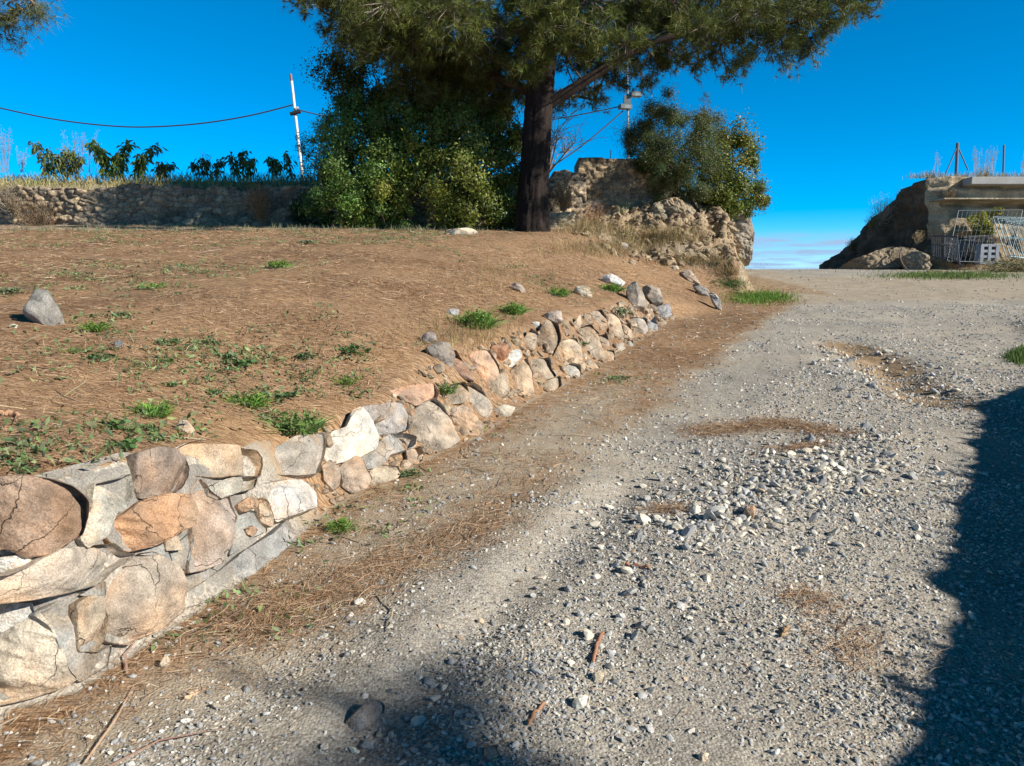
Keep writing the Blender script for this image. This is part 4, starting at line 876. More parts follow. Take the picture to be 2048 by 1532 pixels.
leaf_tree('bay_tree', 'leafy olive green tree overhanging the road gap at the right of the ruin', 'tree', np.array(P(1450, 420, 19.6)),
   [(1460,275,19.6,44),(1490,290,19.6,34),(1455,340,19.5,52),(1500,380,19.5,42),(1465,395,19.4,45),(1430,380,19.3,42),(1520,395,19.6,26),(1490,425,19.5,22),(1445,425,19.3,30),(1505,330,19.6,22)], 2100, .078, .5, (.15, .175, .03), .05)
leaf_tree('feathery_shrub', 'tall feathery sprays poking up behind the dark bush', 'shrub', np.array(P(1405, 400, 19.8)),
   [(1410,200,19.8,14),(1404,225,19.8,20),(1432,230,19.8,14),(1420,260,19.8,28),(1440,270,19.8,20)], 1500, .045, .25, (.085, .12, .04), .015)

def tufts(mb, C, A, m, L, w, col):
    n = len(C); D = norm(A[:, None]*.75+rng.normal(size=(n, m, 3))*.75); Lx = (L*rng.uniform(.7, 1.2, (n, m)))[..., None]
    s = norm(np.cross(D, rng.normal(size=(n, m, 3))))*w; B = C[:, None]-A[:, None]*L*.2
    mid = B+D*Lx*.55; tip = B+D*Lx+np.array([0, 0, -.12])*Lx
    V = np.stack([B-s*.5+0*D, B+s*.5+0*D, tip], 2)
    c = np.repeat(jcol(col, n, .22, .08), m*3, 0)
    mb.add(V.reshape(-1, 3), np.arange(n*m*3).reshape(-1, 3), c)
def pine(root, limbs, blobs, rad_px, tuft_per, L, w, col, twig=(.22, .18, .15), m=15, limbcol=(.042, .03, .024)):
    tr = MB(); tf = MB(); pts = np.concatenate([l[0] for l in limbs])
    for path, r0, r1 in limbs: tube(tr, spline(path, 24), np.linspace(r0, r1, 24), 9, limbcol)
    allp = np.concatenate([spline(l[0], 30)[3:] for l in limbs])
    for (c, R, dens) in blobs:
        k = np.argmin(np.linalg.norm(allp-c, axis=1)+.0); a = allp[k]
        L0 = np.linalg.norm(c-a); mid = (a+c)/2+np.array([0, 0, .12*L0])+rng.normal(size=3)*.1
        tube(tr, spline([a, mid, c], 8), np.linspace(max(.016, .014+.008*L0), .007, 8), 5, np.array(twig)*.5, False)
        nt = int(tuft_per*R*R*dens); ns = max(4, nt//14)
        ends = c+norm(rng.normal(size=(ns, 3)))*R*(rng.uniform(.25, 1, (ns, 1))**.6)*np.array([1, 1, .8])
        for e in ends:
            q = spline([c*.75+mid*.25, (c+e)/2+rng.normal(size=3)*R*.12, e], 6)
            tube(tr, q, np.linspace(.011, .004, 6), 4, np.array(twig)*rng.uniform(.6, 1.7), False)
            j = max(3, int(nt/ns)); f = rng.uniform(.35, 1.05, j)[:, None]; base = q[3]+(e-q[3])*f*1.2
            C = base+rng.normal(size=(j, 3))*.085; A = norm((e-c)[None]+rng.normal(size=(j, 3))*R*.5+np.array([0, 0, .12*R]))
            tufts(tf, C, A, m, L, w, np.array(col)*rng.uniform(.75, 1.3))
    part(tr, 'limb', M_bark, root); part(tf, 'crown', M_pine, root, False)
PY = 16.3
base = G_(1066, PY); proot = empty('pine_tree', base, 'large pine with a thick dark trunk and spreading needle crown on top of the bank', 'tree')
# trunk
mb = MB(); tp = [(1066, 468, PY), (1066, 420, PY), (1069, 340, PY), (1075, 250, PY), (1080, 190, PY), (1086, 120, PY), (1090, 40, PY+.1), (1088, -120, PY+.2), (1080, -330, PY+.3)]
tpts = np.array([P(*q) for q in tp]); tpts[0, 2] = base[2]-.15; tr_ = np.array([.385, .32, .29, .275, .265, .24, .20, .15, .08])
cp = spline(tpts, 90); cr_ = np.interp(np.linspace(0, 8, 90), np.arange(9), tr_); sides = 64
th = np.linspace(0, 2*np.pi, sides, endpoint=False)
V3 = cp[:, None]+cr_[:, None, None]*np.stack([np.cos(th), np.sin(th), 0*th], -1)[None]
tw = np.stack([np.cos(th)[None]*3.4+0*cp[:, :1], np.sin(th)[None]*3.4+0*cp[:, :1], cp[:, 2:3]*1.5+0*th[None]], -1).reshape(-1, 3)
fur = np.abs(fbm(tw, 4)).reshape(90, sides); f2 = np.abs(fbm(tw*np.array([2, 2, 1.6])+9, 3)).reshape(90, sides)
V3 = V3+(np.minimum(fur, .3)*.13+np.minimum(f2, .3)*.05-.02)[..., None]*np.stack([np.cos(th), np.sin(th), 0*th], -1)[None]
ii = np.arange(90*sides).reshape(90, sides); jj = np.roll(ii, -1, 1)
mb.add(V3.reshape(-1, 3), np.stack([ii[:-1], jj[:-1], jj[1:], ii[1:]], -1).reshape(-1, 4), (np.array([.022, .014, .011])*(.45+2.2*np.minimum(fur, .3)[..., None])).reshape(-1, 3))
part(mb, 'trunk', M_bark, proot)
LP = lambda l: np.array([P(*q) for q in l])
limbs = [(LP([(1086, 215, PY), (1150, 175, PY-.2), (1230, 125, PY-.4), (1320, 80, PY-.6), (1450, 58, PY-.8), (1600, 42, PY-1), (1730, 5, PY-1.1)]), .125, .012),
         (LP([(1078, 160, PY), (1020, 130, PY-.3), (960, 90, PY-.6), (890, 30, PY-.8), (800, -60, PY-.8)]), .13, .03),
         (LP([(1072, 190, PY), (980, 150, PY+.3), (860, 110, PY+.5), (740, 70, PY+.4), (640, 20, PY+.2)]), .11, .02),
         (LP([(1092, 90, PY), (1150, 20, PY+.2), (1240, -60, PY+.3), (1400, -140, PY)]), .13, .03),
         (LP([(1088, 60, PY), (1040, -60, PY-.5), (960, -180, PY-.8), (840, -260, PY-.5)]), .12, .03),
         (LP([(1085, 200, PY), (1130, 190, PY+.6), (1190, 200, PY+1.1)]), .06, .02),
         (LP([(1088, -100, PY), (1200, -200, PY+.4), (1380, -320, PY+.4)]), .10, .03), (LP([(1088, -80, PY), (1060, -200, PY+1), (980, -340, PY+1.4)]), .10, .03)]
bl = [(650,20,50),(690,60,60),(750,40,70),(760,105,55),(830,140,62),(840,70,70),(900,180,62),(900,110,60),(960,150,65),(985,205,48),(1020,190,45),(920,40,70),(1000,70,70),(1040,110,48),(1060,30,70),(1120,60,60),(1140,120,55),(1170,185,48),(1125,205,36),(1210,100,58),(1225,165,38),(1280,150,34),(1200,30,60),(1270,60,55),(1300,20,60),(1330,95,40),(1380,20,60),(1370,75,34),(1440,90,45),(1400,125,30),(1490,128,36),(1455,150,24),(1540,90,48),(1520,25,60),(1600,65,48),(1600,10,55),(1660,40,42),(1700,5,45),(1745,-12,32),(620,-20,50),(700,-40,60),(1340,110,40),(1420,70,45),(1500,75,48),(1570,60,45),(1640,55,40),(1300,110,40),(1240,120,40),(1350,60,50),(1320,120,26),(1560,130,26),(1620,105,24),(1340,45,45),(1470,45,50),
      (1010,60,60),(940,100,60),(870,40,60),(1040,170,45),(960,180,50),(880,130,55),(820,90,55),(1090,60,50),(800,170,40),(860,190,40),(930,205,30),(720,20,60),(800,20,60),(1160,80,50),(1180,130,45),(1045,150,36)]
blobs = [(P(u_, v_, PY-y_), r_/ppm(PY), 1.) for u_, v_, y_, r_ in [(1075,110,.8,50),(1095,60,.9,55),(1060,40,1.,50),(1110,10,.9,50),(1130,100,.7,42),(1045,140,.6,40),(1400,60,1.9,45),(1250,90,1.2,45),(1200,60,1.2,50)]]
for ib, (u, v, r) in enumerate(bl):
    Y = PY+(rng.uniform(-1.7, -.5) if u > 1400 else rng.uniform(-.5, .3) if (ib > 60 and u < 1100 and v < 110) else (rng.uniform(-1.4, -.1) if v < 110 else rng.uniform(.3, 1.2)) if u < 1010 else rng.uniform(-.2, 1.5)); blobs.append((P(u, v, Y), r/ppm(Y), 1.0))
    if v < 60: blobs.append((P(u+rng.normal()*25, v-25, Y+rng.choice([-1, 1])*1.2), r/ppm(Y), .7))
for _ in range(75):
    a = rng.uniform(0, 2*np.pi); q = math.sqrt(rng.uniform(0, 1)); blobs.append((np.array([1.2+5.6*q*math.cos(a), PY+1.0+2.2*q*math.sin(a), 7.4+rng.uniform(0, 3.2)*(1-q*q*.7)]), rng.uniform(.6, .95), .6))
pine(proot, limbs, blobs, None, 640, .155, .010, (.105, .122, .026))

# second pine out of frame at the left, only a branch tip hangs into the corner
q0 = np.array([-8.6, 8.2, gz(-8.6, 8.2)]); pr2 = empty('pine_tree', q0, 'pine beyond the left edge whose branch tip hangs into the top left corner', 'tree')
mb = MB(); tube(mb, spline([q0-np.array([0, 0, .2]), q0+np.array([.1, 0, 2]), q0+np.array([.0, .2, 5.5])], 14), np.linspace(.24, .12, 14), 14, (.13, .088, .066)); part(mb, 'trunk', M_bark, pr2)
lim2 = [(np.array([q0+np.array([0, .1, 3.2]), q0+np.array([1.5, 0, 3.6]), P(-60, 20, 8.0), P(40, 25, 8.0)]), .07, .02), (np.array([q0+np.array([0, .2, 4.4]), q0+np.array([-1.2, .5, 5.2]), q0+np.array([-2.4, .8, 5.6])]), .08, .02), (np.array([q0+np.array([0, .2, 5.0]), q0+np.array([.4, .9, 6.2]), q0+np.array([.5, 1.4, 7])]), .08, .02)]
bl2 = [(P(40, 20, 8.0), .24, 1.2), (P(10, 55, 8.1), .2, 1.), (P(-60, 10, 8.), .4, 1.), (P(70, -10, 7.9), .25, 1.), (P(-120, -60, 8.2), .6, 1.)]+[(q0+np.array([-2.2, .8, 5.7]), .9, .8), (q0+np.array([.5, 1.4, 7.]), 1., .8), (q0+np.array([-.8, .3, 6.4]), 1., .8), (q0+np.array([-1.4, .9, 6.6]), .8, .8)]
pine(pr2, lim2, bl2, None, 1500, .12, .004, (.13, .15, .06))

# roadside tree and wall beyond the right edge: they cast the shade on the track
e0 = np.array([*on_road(872, 1512), .2]); kk = 13.5; cc = e0+S*kk
q0 = np.array([cc[0]+.5, cc[1]-.4, gz(cc[0]+.5, cc[1]-.4)]); pr3 = empty('pine_tree', q0, 'slender pine standing out of frame beyond the wall on the right', 'tree')
mb = MB(); tube(mb, spline([q0-np.array([0, 0, .2]), q0+np.array([.1, 0, 3]), cc+np.array([.2, -.1, .2])], 14), np.linspace(.15, .05, 14), 12, (.13, .088, .066)); part(mb, 'trunk', M_bark, pr3)
pine(pr3, [(np.array([q0+np.array([.1, 0, 3]), q0*.5+cc*.5+np.array([.1, 0, 1.]), cc+np.array([.1, 0, .6])]), .06, .02)], [(cc, .20, 9.), (cc+np.array([.18, .03, .1]), .14, 7), (cc+np.array([.05, -.24, .1]), .2, 7), (cc+np.array([-.1, .42, -.1]), .12, 3), (cc+np.array([-.2, .62, -.1]), .11, 3)], None, 260, .12, .006, (.1, .12, .03))
HED = np.array([(1766, 1540), (1800, 1400), (1852, 1250), (1862, 1130), (1885, 1030), (1905, 960), (1932, 900), (1925, 850), (1950, 808), (2000, 782), (2048, 768), (2110, 752)])
hp = np.array([on_road(a, b) for a, b in HED]); hp = np.vstack([[1.05, -3.], [1.15, .2], hp])
Lh = np.concatenate([[0], np.cumsum(np.hypot(*np.diff(hp, axis=0).T))]); WH = 1.8; hk = WH/S[2]
wroot = empty('boundary_wall', (5.5, 2., gz(5.5, 2.)), 'ivy topped rubble wall just out of frame along the right side of the track', 'stone wall')
t = np.linspace(0, Lh[-1], 520); hx, hy = np.interp(t, Lh, hp[:, 0])+S[0]*hk, np.interp(t, Lh, hp[:, 1])+S[1]*hk
top = SL*np.interp(t, Lh, hp[:, 1])+WH-.03+.05*fbm2(t, t*0, 2.6, 5)+.025*fbm2(t, t*0, 9., 3); tx = norm(np.stack([np.gradient(hx), np.gradient(hy)], 1)); rx, ry = tx[:, 1], -tx[:, 0]
rows = [(0., -.4), (0., .35), (.01, .7), (0., 1.), (.15, 1.03), (.4, 1.03), (.45, .9), (.45, -.4)]
G = np.stack([np.stack([hx+rx*o_+.03*fbm2(t, t*0+f_*2, 3., 3), hy+ry*o_, (top-WH)*(1)+WH*f_], -1) for o_, f_ in rows], 1)
mb = MB(); ii = np.arange(520*8).reshape(520, 8); mb.add(G.reshape(-1, 3), np.stack([ii[:-1, :-1], ii[1:, :-1], ii[1:, 1:], ii[:-1, 1:]], -1).reshape(-1, 4), (.36, .29, .2)); mb.poly(G[0], (.36, .29, .2)); mb.poly(G[-1][::-1], (.36, .29, .2))
part(mb, 'masonry', M_mason, wroot)
mb = MB(); n = 2600; q = rng.uniform(0, Lh[-1], n); cl = fbm2(q, q*0, 2.6, 3, 2.); i = np.clip(np.searchsorted(t, q), 0, 519)
q3 = np.stack([hx[i]+rng.uniform(-.05, .4, n), hy[i]+rng.uniform(-.1, .1, n), top[i]-.05+rng.uniform(0, 1, n)*(.05+.12*np.clip(cl+.2, 0, 1))], 1)
leaves(mb, q3, rng.normal(size=(n, 3)), .07*rng.uniform(.6, 1.4, n), .04*rng.uniform(.6, 1.4, n), jcol((.07, .11, .025), n, .25)); part(mb, 'ivy', M_leaf, wroot, False)

# bare shrub right of the trunk
b0 = P(1098, 345, 18.7); br = empty('bare_shrub', b0, 'leafless pinkish shrub of thin twigs right of the pine trunk', 'shrub'); mb = MB()
for k in range(9):
    e = P(1085+rng.uniform(0, 95), 215+rng.uniform(0, 80), 18.7+rng.normal()*.4); m_ = (b0+e)/2+np.array([rng.normal()*.08, 0, .12]); q = spline([b0, m_, e], 10); tube(mb, q, np.linspace(.022, .006, 10), 5, (.42, .33, .27), False)
    for j in range(14):
        s = q[rng.integers(3, 10)]; e2 = s+np.array([rng.normal()*.28+.1, rng.normal()*.2, abs(rng.normal())*.3]); tube(mb, spline([s, (s+e2)/2+np.array([0, 0, .04]), e2], 5), np.linspace(.007, .003, 5), 4, (.46, .36, .30), False)
part(mb, 'twigs', M_wood, br)

# ------------------------------------------------------------------ terrace plants and grasses
def blades(mb, base, n, R, Lr, col, w=.012, lean=.35, droop=.2):
    b = np.asarray(base)+np.stack([rng.normal(size=n)*R, rng.normal(size=n)*R, np.zeros(n)], 1)
    out = norm(np.stack([rng.normal(size=n)*lean, rng.normal(size=n)*lean, np.ones(n)], 1)); L = rng.uniform(*Lr, n)[:, None]
    s = norm(np.cross(out, rng.normal(size=(n, 3))))*w; m = b+out*L*.6; t = b+out*L+np.stack([out[:, 0], out[:, 1], -np.ones(n)*.4], 1)*L*droop
    V = np.stack([b-s*.5, b+s*.5, m+s*.4, m-s*.4, t], 1).reshape(-1, 3); k = np.arange(n)[:, None]*5; c = np.repeat(jcol(col, n, .2, .08), 5, 0)
    nb = mb.k; mb.add(V, k+np.array([[0, 1, 2, 3]]), c); tri = k+np.array([[3, 2, 4]])+nb; mb.l.append(tri.ravel()); mb.n.append(np.full(n, 3))
mb = MB()
for x in np.arange(-16, 0, .16):
    for y_ in (WALLY+.5, WALLY+1.0, WALLY+1.6):
        g = .5+.5*fbm2(np.array([x]), np.array([y_]), .6, 2, 3.)[0]; c = np.array([.27, .28, .08])*(g)+np.array([.46, .39, .20])*(1-g)
        if x > -6: c = c*.5+np.array([.42, .36, .21])*.5
        blades(mb, (x, y_, gz(x, y_)-.02), 26, .10, (.10, .30+.22*g), c, .014)
o = mb.obj('terrace_grass', M_grass, smooth=False); o['kind'] = 'stuff'; tag(o, 'yellow green grass along the top of the terrace wall', 'grass')
def shoots(name, label, ends, n_leaf, L, col, cat='plant', Y=19.6, foot=345, group='leafy shoots along the terrace'):
    b0 = P(ends[0][0], foot, Y); root = empty(name, b0, label, cat, group); lf = MB(); n_leaf = int(n_leaf*1.7)
    for u, v, fu in ends:
        p = P(fu, foot+6, Y); e = P(u, v, Y+rng.normal()*.15); q = spline([p, (p+e)/2+np.array([(p-e)[0]*.15, 0, .08]), e], 12); st = MB(); tube(st, q, np.linspace(.018, .006, 12), 5, (.2, .17, .1), False); part(st, 'stem', M_wood, root)
        t = rng.uniform(1, 11, n_leaf); i = t.astype(int).clip(0, 10); c = q[i]+(q[i+1]-q[i])*(t-i)[:, None]+rng.normal(size=(n_leaf, 3))*.05
        side = rng.normal(size=(n_leaf, 3)); side[:, 2] = -np.abs(side[:, 2])*.9-.3; side = norm(side); cc_ = c+side*L*.55
        D = side; s = norm(np.cross(D, rng.normal(size=(n_leaf, 3)))); Lx = (L*rng.uniform(.7, 1.3, n_leaf))[:, None]
        V = np.stack([c, c+D*Lx*.5+s*Lx*.17+np.array([0, 0, .02]), c+D*Lx+np.array([0, 0, -.03]), c+D*Lx*.5-s*Lx*.17+np.array([0, 0, .02])], 1)
        lf.add(V.reshape(-1, 3), np.arange(n_leaf*4).reshape(-1, 4), np.repeat(jcol(col, n_leaf, .25, .1), 4, 0))
    part(lf, 'foliage', M_leaf, root, False)
LG = (.12, .185, .05)
shoots('leafy_plant', 'arching leafy shoots rising from the terrace left of the tallest pair', [(68, 285, 92), (95, 300, 98), (118, 312, 110)], 55, .15, (.12, .16, .06))
shoots('leafy_plant', 'dark leafy shoot leaning left on the terrace, tallest of its row', [(182, 283, 215), (200, 300, 218)], 85, .17, LG)
shoots('leafy_plant', 'dark leafy shoot leaning right in the middle of the terrace row', [(258, 286, 235), (240, 305, 232)], 85, .17, LG)
shoots('leafy_plant', 'dark leafy shoot leaning far right beside the middle one', [(316, 291, 275), (290, 310, 278)], 80, .17, LG)
shoots('leafy_plant', 'low leafy plant at the right end of the left terrace row', [(345, 330, 320), (325, 328, 318)], 60, .14, (.13, .16, .05))
shoots('leafy_plant', 'small leafy plant left of the clump near the leaning pole', [(404, 318, 412), (440, 324, 432), (385, 330, 400)], 50, .14, (.10, .14, .05))
shoots('leafy_plant', 'leafy clump on the terrace nearest the middle of its right half', [(487, 302, 485), (462, 312, 470), (505, 318, 500)], 60, .15, LG)
shoots('leafy_plant', 'leafy plant on the terrace just left of the leaning pole', [(540, 315, 545), (575, 310, 580), (555, 325, 552)], 55, .14, LG)
shoots('leafy_plant', 'yellow green broom-like shrub on the terrace between the left shoots', [(130, 300, 138), (148, 305, 145), (165, 318, 150), (112, 318, 130)], 130, .09, (.20, .22, .06))
def reeds(label, u0, u1, v0, n, Y, foot, col=(.50, .35, .22), name='dry_reed', hgt=1.):
    root = empty(name, P((u0+u1)/2, foot, Y), label, 'dry grass', 'dry reeds against the sky'); mb = MB()
    for _ in range(n):
        u = rng.uniform(u0, u1); p = P(u, foot, Y); e = P(u+rng.normal()*8, v0+abs(rng.normal())*22, Y); q = spline([p, (p+e)/2+np.array([rng.normal()*.03, 0, 0]), e], 6); tube(mb, q, np.linspace(.007, .003, 6), 3, jcol(col, 1, .15)[0], False)
        m = 26; t = rng.uniform(.5, 1.05, m)[:, None]; c = p+(e-p)*t; leaves(mb, c+rng.normal(size=(m, 3))*.03, rng.normal(size=(m, 3)), .06, .008, jcol(col, m, .15))
    part(mb, 'stalks', M_grass, root, False)
reeds('pale dry reeds at the far left edge of the terrace', 0, 18, 255, 12, 20, 345); reeds('thin pale reeds between the left edge and the first leafy shoots', 40, 62, 285, 7, 20, 345)
reeds('pale feathery reeds behind the broom-like shrub', 115, 195, 262, 18, 20.4, 345); reeds('short dry stalks on the bare middle of the terrace', 395, 440, 300, 6, 20, 345)
reeds('pale feathery reeds on top of the right bank between the two posts', 1945, 1995, 292, 22, 28.5, 350); reeds('single curved dry plume left of the braced post', 1862, 1878, 298, 4, 28.0, 350); reeds('pale reeds cut by the right edge on top of the bank', 2036, 2075, 305, 9, 28.5, 352)
# brown dry bushes on the wall
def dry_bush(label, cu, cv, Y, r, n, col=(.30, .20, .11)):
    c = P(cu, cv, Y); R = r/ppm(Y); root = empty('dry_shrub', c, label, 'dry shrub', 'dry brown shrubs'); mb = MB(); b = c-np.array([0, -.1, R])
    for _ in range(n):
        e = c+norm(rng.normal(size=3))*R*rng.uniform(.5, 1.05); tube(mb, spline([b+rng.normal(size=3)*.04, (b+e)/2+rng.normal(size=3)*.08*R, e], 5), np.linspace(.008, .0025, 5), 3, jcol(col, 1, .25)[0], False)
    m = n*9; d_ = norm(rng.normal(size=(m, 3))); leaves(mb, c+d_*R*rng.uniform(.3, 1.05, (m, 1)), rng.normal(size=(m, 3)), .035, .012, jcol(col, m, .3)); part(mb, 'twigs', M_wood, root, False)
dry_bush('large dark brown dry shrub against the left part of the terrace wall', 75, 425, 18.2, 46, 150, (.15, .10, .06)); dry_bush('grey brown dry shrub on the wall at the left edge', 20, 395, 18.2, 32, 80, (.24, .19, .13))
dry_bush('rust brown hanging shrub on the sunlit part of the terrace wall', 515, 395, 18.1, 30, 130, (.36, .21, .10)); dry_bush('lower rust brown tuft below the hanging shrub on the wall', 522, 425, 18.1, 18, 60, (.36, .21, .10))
dry_bush('straw brown bush on the low wall right of the pine trunk', 1128, 385, 17.9, 30, 150, (.32, .225, .12)); dry_bush('reddish dry stems at the foot of the tall ruin stub', 1185, 432, 18.0, 30, 60, (.34, .17, .09))
dry_bush('dry shrub at the foot of the roadside pier of the ruin', 1478, 512, 19.4, 14, 50, (.26, .21, .10)); dry_bush('dry bush in front of the slumped slope', 1250, 470, 17.2, 26, 90, (.33, .26, .13)); dry_bush('tawny bush between the slumped slope and the bank', 1320, 492, 17.2, 24, 80, (.38, .29, .14))
leaf_tree('young_sapling', 'thin green sapling in front of the shaded ruin stub', 'sapling', np.array(P(1238, 462, 17.6)), [(1238, 420, 17.6, 16), (1215, 428, 17.6, 10), (1255, 410, 17.6, 9)], 260, .06, .4, (.13, .17, .08), .01)

# ------------------------------------------------------------------ poles and cables
def pole(label, p0, p1, r, col, name='utility_pole'):
    root = empty(name, p0, label, 'pole'); mb = MB(); tube(mb, spline([p0, (np.array(p0)+p1)/2, p1], 12), np.linspace(r, r*.85, 12), 12, col); part(mb, 'post', M_paint, root); return root
pp = P(607, 345, 23.); pr_ = pole('thin white pole leaning left with a rusty tip above the terrace', pp-np.array([0, 0, .6]), P(583, 162, 23.), .048, (.72, .70, .66))
mb = MB(); tube(mb, np.array([P(583.2, 164, 23.), P(581, 148, 23.)]), .036, 10, (.30, .16, .11)); part(mb, 'rusty_tip', M_paint, pr_)
mb = MB(); c = P(590, 225, 22.95); tube(mb, np.array([c-np.array([.14, 0, .04]), c+np.array([.16, 0, .03])]), .055, 8, (.03, .03, .035)); tube(mb, np.array([c+np.array([.02, 0, .1]), c+np.array([.10, 0, .14])]), .04, 8, (.6, .58, .55)); part(mb, 'clamp', M_rubber, pr_)
def cable(label, pts, r=.018, n=40):
    mb = MB(); q = spline(np.array(pts), n); tube(mb, q, r, 6, (.035, .032, .05)); tag(mb.obj('power_cable', M_rubber, origin=q[0]), label, 'cable')
cable('black cable sagging across the sky from the left edge to the leaning white pole', [P(u, v, Y) for u, v, Y in [(-260, 155, 21), (-100, 193, 21.3), (0, 216, 21.6), (100, 237, 21.9), (200, 250, 22.2), (290, 254, 22.4), (400, 247, 22.6), (500, 231, 22.8), (588, 209, 23)]], .019)
cable('second thin cable strung from the white pole into the tree crowns', [P(590, 218, 23), P(630, 228, 23.2), P(700, 243, 23.5), P(800, 255, 23.8), P(950, 258, 24), P(1100, 240, 24), P(1245, 212, 24)], .017)
lp0 = P(1258, 420, 24.); lr = pole('pale lamp post with two floodlights half hidden behind pine needles', lp0, P(1254, 118, 24.), .036, (.36, .35, .32), 'floodlight_post')
for (u, v, sx) in ((1271, 189, .34), (1250, 214, .36)):
    mb = MB(); c = P(u, v, 23.9); box(mb, c, sx, .22, .14, (.10, .13, .14), .3); box(mb, c+np.array([0, -.115, -.01]), sx*.85, .012, .10, (.35, .40, .42), 0); part(mb, 'floodlight', M_paint, lr, False)
mb = MB(); box(mb, P(1254, 203, 23.92), .2, .2, .32, (.16, .2, .22)); part(mb, 'junction_box', M_paint, lr, False)
cable('dark cable slanting down from the floodlight post towards the ruin', [P(1246, 222, 24), P(1200, 262, 22.5), P(1150, 302, 21), P(1085, 345, 19.5)], .017)
mb = MB(); tube(mb, np.array([P(1221, 330, 19.3), P(1221, 300, 19.3)]), .012, 8, (.6, .6, .58)); tag(mb.obj('metal_stake', M_metal, origin=P(1221, 330, 19.3)), 'thin pale stake on top of the tall ruin stub', 'stake')

# ------------------------------------------------------------------ right-hand bank with old concrete
EY = 27.2
def embankment():
    s_base = np.array([(1640, 536, 33.5), (1690, 534, 31.8), (1750, 532, 30.2), (1815, 534, 28.6), (1856, 536, 27.2), (1900, 536, 26.9), (1980, 538, 27.), (2048, 540, 27.1), (2300, 540, 27.3), (2600, 540, 27.5)])
    s_top = np.array([(1642, 531, 34.5), (1702, 488, 33.0), (1752, 428, 31.5), (1802, 386, 30.0), (1852, 357, 27.9), (1900, 352, 27.6), (1980, 356, 27.6), (2048, 357, 27.7), (2300, 356, 27.9), (2600, 356, 28.)])
    B = np.array([P(*q) for q in s_base]); T = np.array([P(*q) for q in s_top])
    n, k = 420, 90; t = np.linspace(0, 9, n); t = np.where(t < 7, t, t)
    Bi = np.stack([np.interp(t, np.arange(10), B[:, j]) for j in range(3)], 1); Ti = np.stack([np.interp(t, np.arange(10), T[:, j]) for j in range(3)], 1)
    for j in range(n): Bi[j, 2] = min(Bi[j, 2], gz(Bi[j, 0], Bi[j, 1])-.1)
    s = np.linspace(0, 1, k); TT = t[:, None]+(.22*fbm2(t[:, None]*0+s[None]*3.2, s[None]*0+t[:, None]*.25, 1., 5, 4.))*np.exp(-((t[:, None]-4)/1.0)**2)
    iv = lambda A: np.stack([np.interp(TT, t, A[:, j]) for j in range(3)], -1)
    G = iv(Bi)+(iv(Ti)-iv(Bi))*s[None, :, None]
    tx = norm(np.gradient((Bi+Ti)/2, axis=0)); nr = norm(np.stack([tx[:, 1], -tx[:, 0], 0*tx[:, 0]], 1))
    q = G.reshape(-1, 3); hgt = (q[:, 2]-2.0)/3.4
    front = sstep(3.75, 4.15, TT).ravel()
    lay = .26*fbm(q*np.array([.9, .9, 1.6]), 4)*1.6+.10*fbm(q*np.array([1.2, 1.2, 7.]), 3)+.05*fbm(q*6., 3)
    ss = np.tile(s, n)
    bulge = .28*np.exp(-((ss-.1)/.13)**2)*(1-front*.2)+.15*np.exp(-((ss-.88)/.05)**2)*front
    notch = -.20*np.exp(-((ss-.71)/.022)**2)*front*np.repeat(sstep(4.45, 4.7, t), k) - .16*np.exp(-((ss-.9)/.03)**2)*front - .3*np.exp(-((ss-.3)/.07)**2)*front*(fbm(q*1.1+5, 2) > -.05)
    flat = .45*front*sstep(.4, .5, ss); disp = lay*(1-flat)+bulge+notch
    q = q+np.repeat(nr, k, 0)*disp[:, None]*np.sin(np.clip(ss*6, .35, 1)*np.pi/2)[:, None]
    colr = np.where(front[:, None] > .5, np.where(ss[:, None] > .38, np.array([[.39, .31, .205]]), np.array([[.27, .20, .12]])), np.array([[.10, .07, .043]]))  # left flank soil painted near black, its shade put into the colour
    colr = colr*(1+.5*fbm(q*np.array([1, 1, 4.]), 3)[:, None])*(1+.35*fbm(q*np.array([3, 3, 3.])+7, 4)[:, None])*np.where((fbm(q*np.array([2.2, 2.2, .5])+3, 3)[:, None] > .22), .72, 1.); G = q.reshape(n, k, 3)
    # top running back from the edge, away from the road
    tops = []
    for f, dz in ((1.03, .02), (1.10, .0), (1.3, -.1), (1.7, -.6)):
        a = G[:, -1].copy(); a[:, :2] *= f; a[:, 2] += dz+.05*fbm2(a[:, 0], a[:, 1], 1.5, 3); tops.append(a[:, None])
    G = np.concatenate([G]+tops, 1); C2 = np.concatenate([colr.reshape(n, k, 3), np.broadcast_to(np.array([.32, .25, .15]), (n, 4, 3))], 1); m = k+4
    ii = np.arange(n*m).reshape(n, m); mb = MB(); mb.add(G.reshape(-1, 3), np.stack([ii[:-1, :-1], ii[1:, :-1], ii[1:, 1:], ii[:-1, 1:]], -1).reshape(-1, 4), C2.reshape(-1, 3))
    root = empty('earth_embankment', P(1900, 530, 27.), 'tall cut earth bank faced with old crumbling masonry at the right of the road gap', 'earth bank')
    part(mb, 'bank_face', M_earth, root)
    mb = MB(); a, b = P(1944, 352, 27.0), P(2280, 356, 27.2); c = (a+b)/2; box(mb, np.array([c[0], 27.35, P(1990, 361, 27.)[2]]), b[0]-a[0], .75, .25, (.34, .335, .32), 0, .06)
    part(mb, 'concrete_slab', M_concrete, root, False)
    mb = MB(); a, b = P(1880, 398, 26.95), P(2280, 398, 27.2); box(mb, np.array([(a[0]+b[0])/2, 27.2, P(1990, 399, 27)[2]]), b[0]-a[0], 1.0, .05, (.36, .30, .21), 0, .2); part(mb, 'ledge', M_mason, root, False)
embankment()
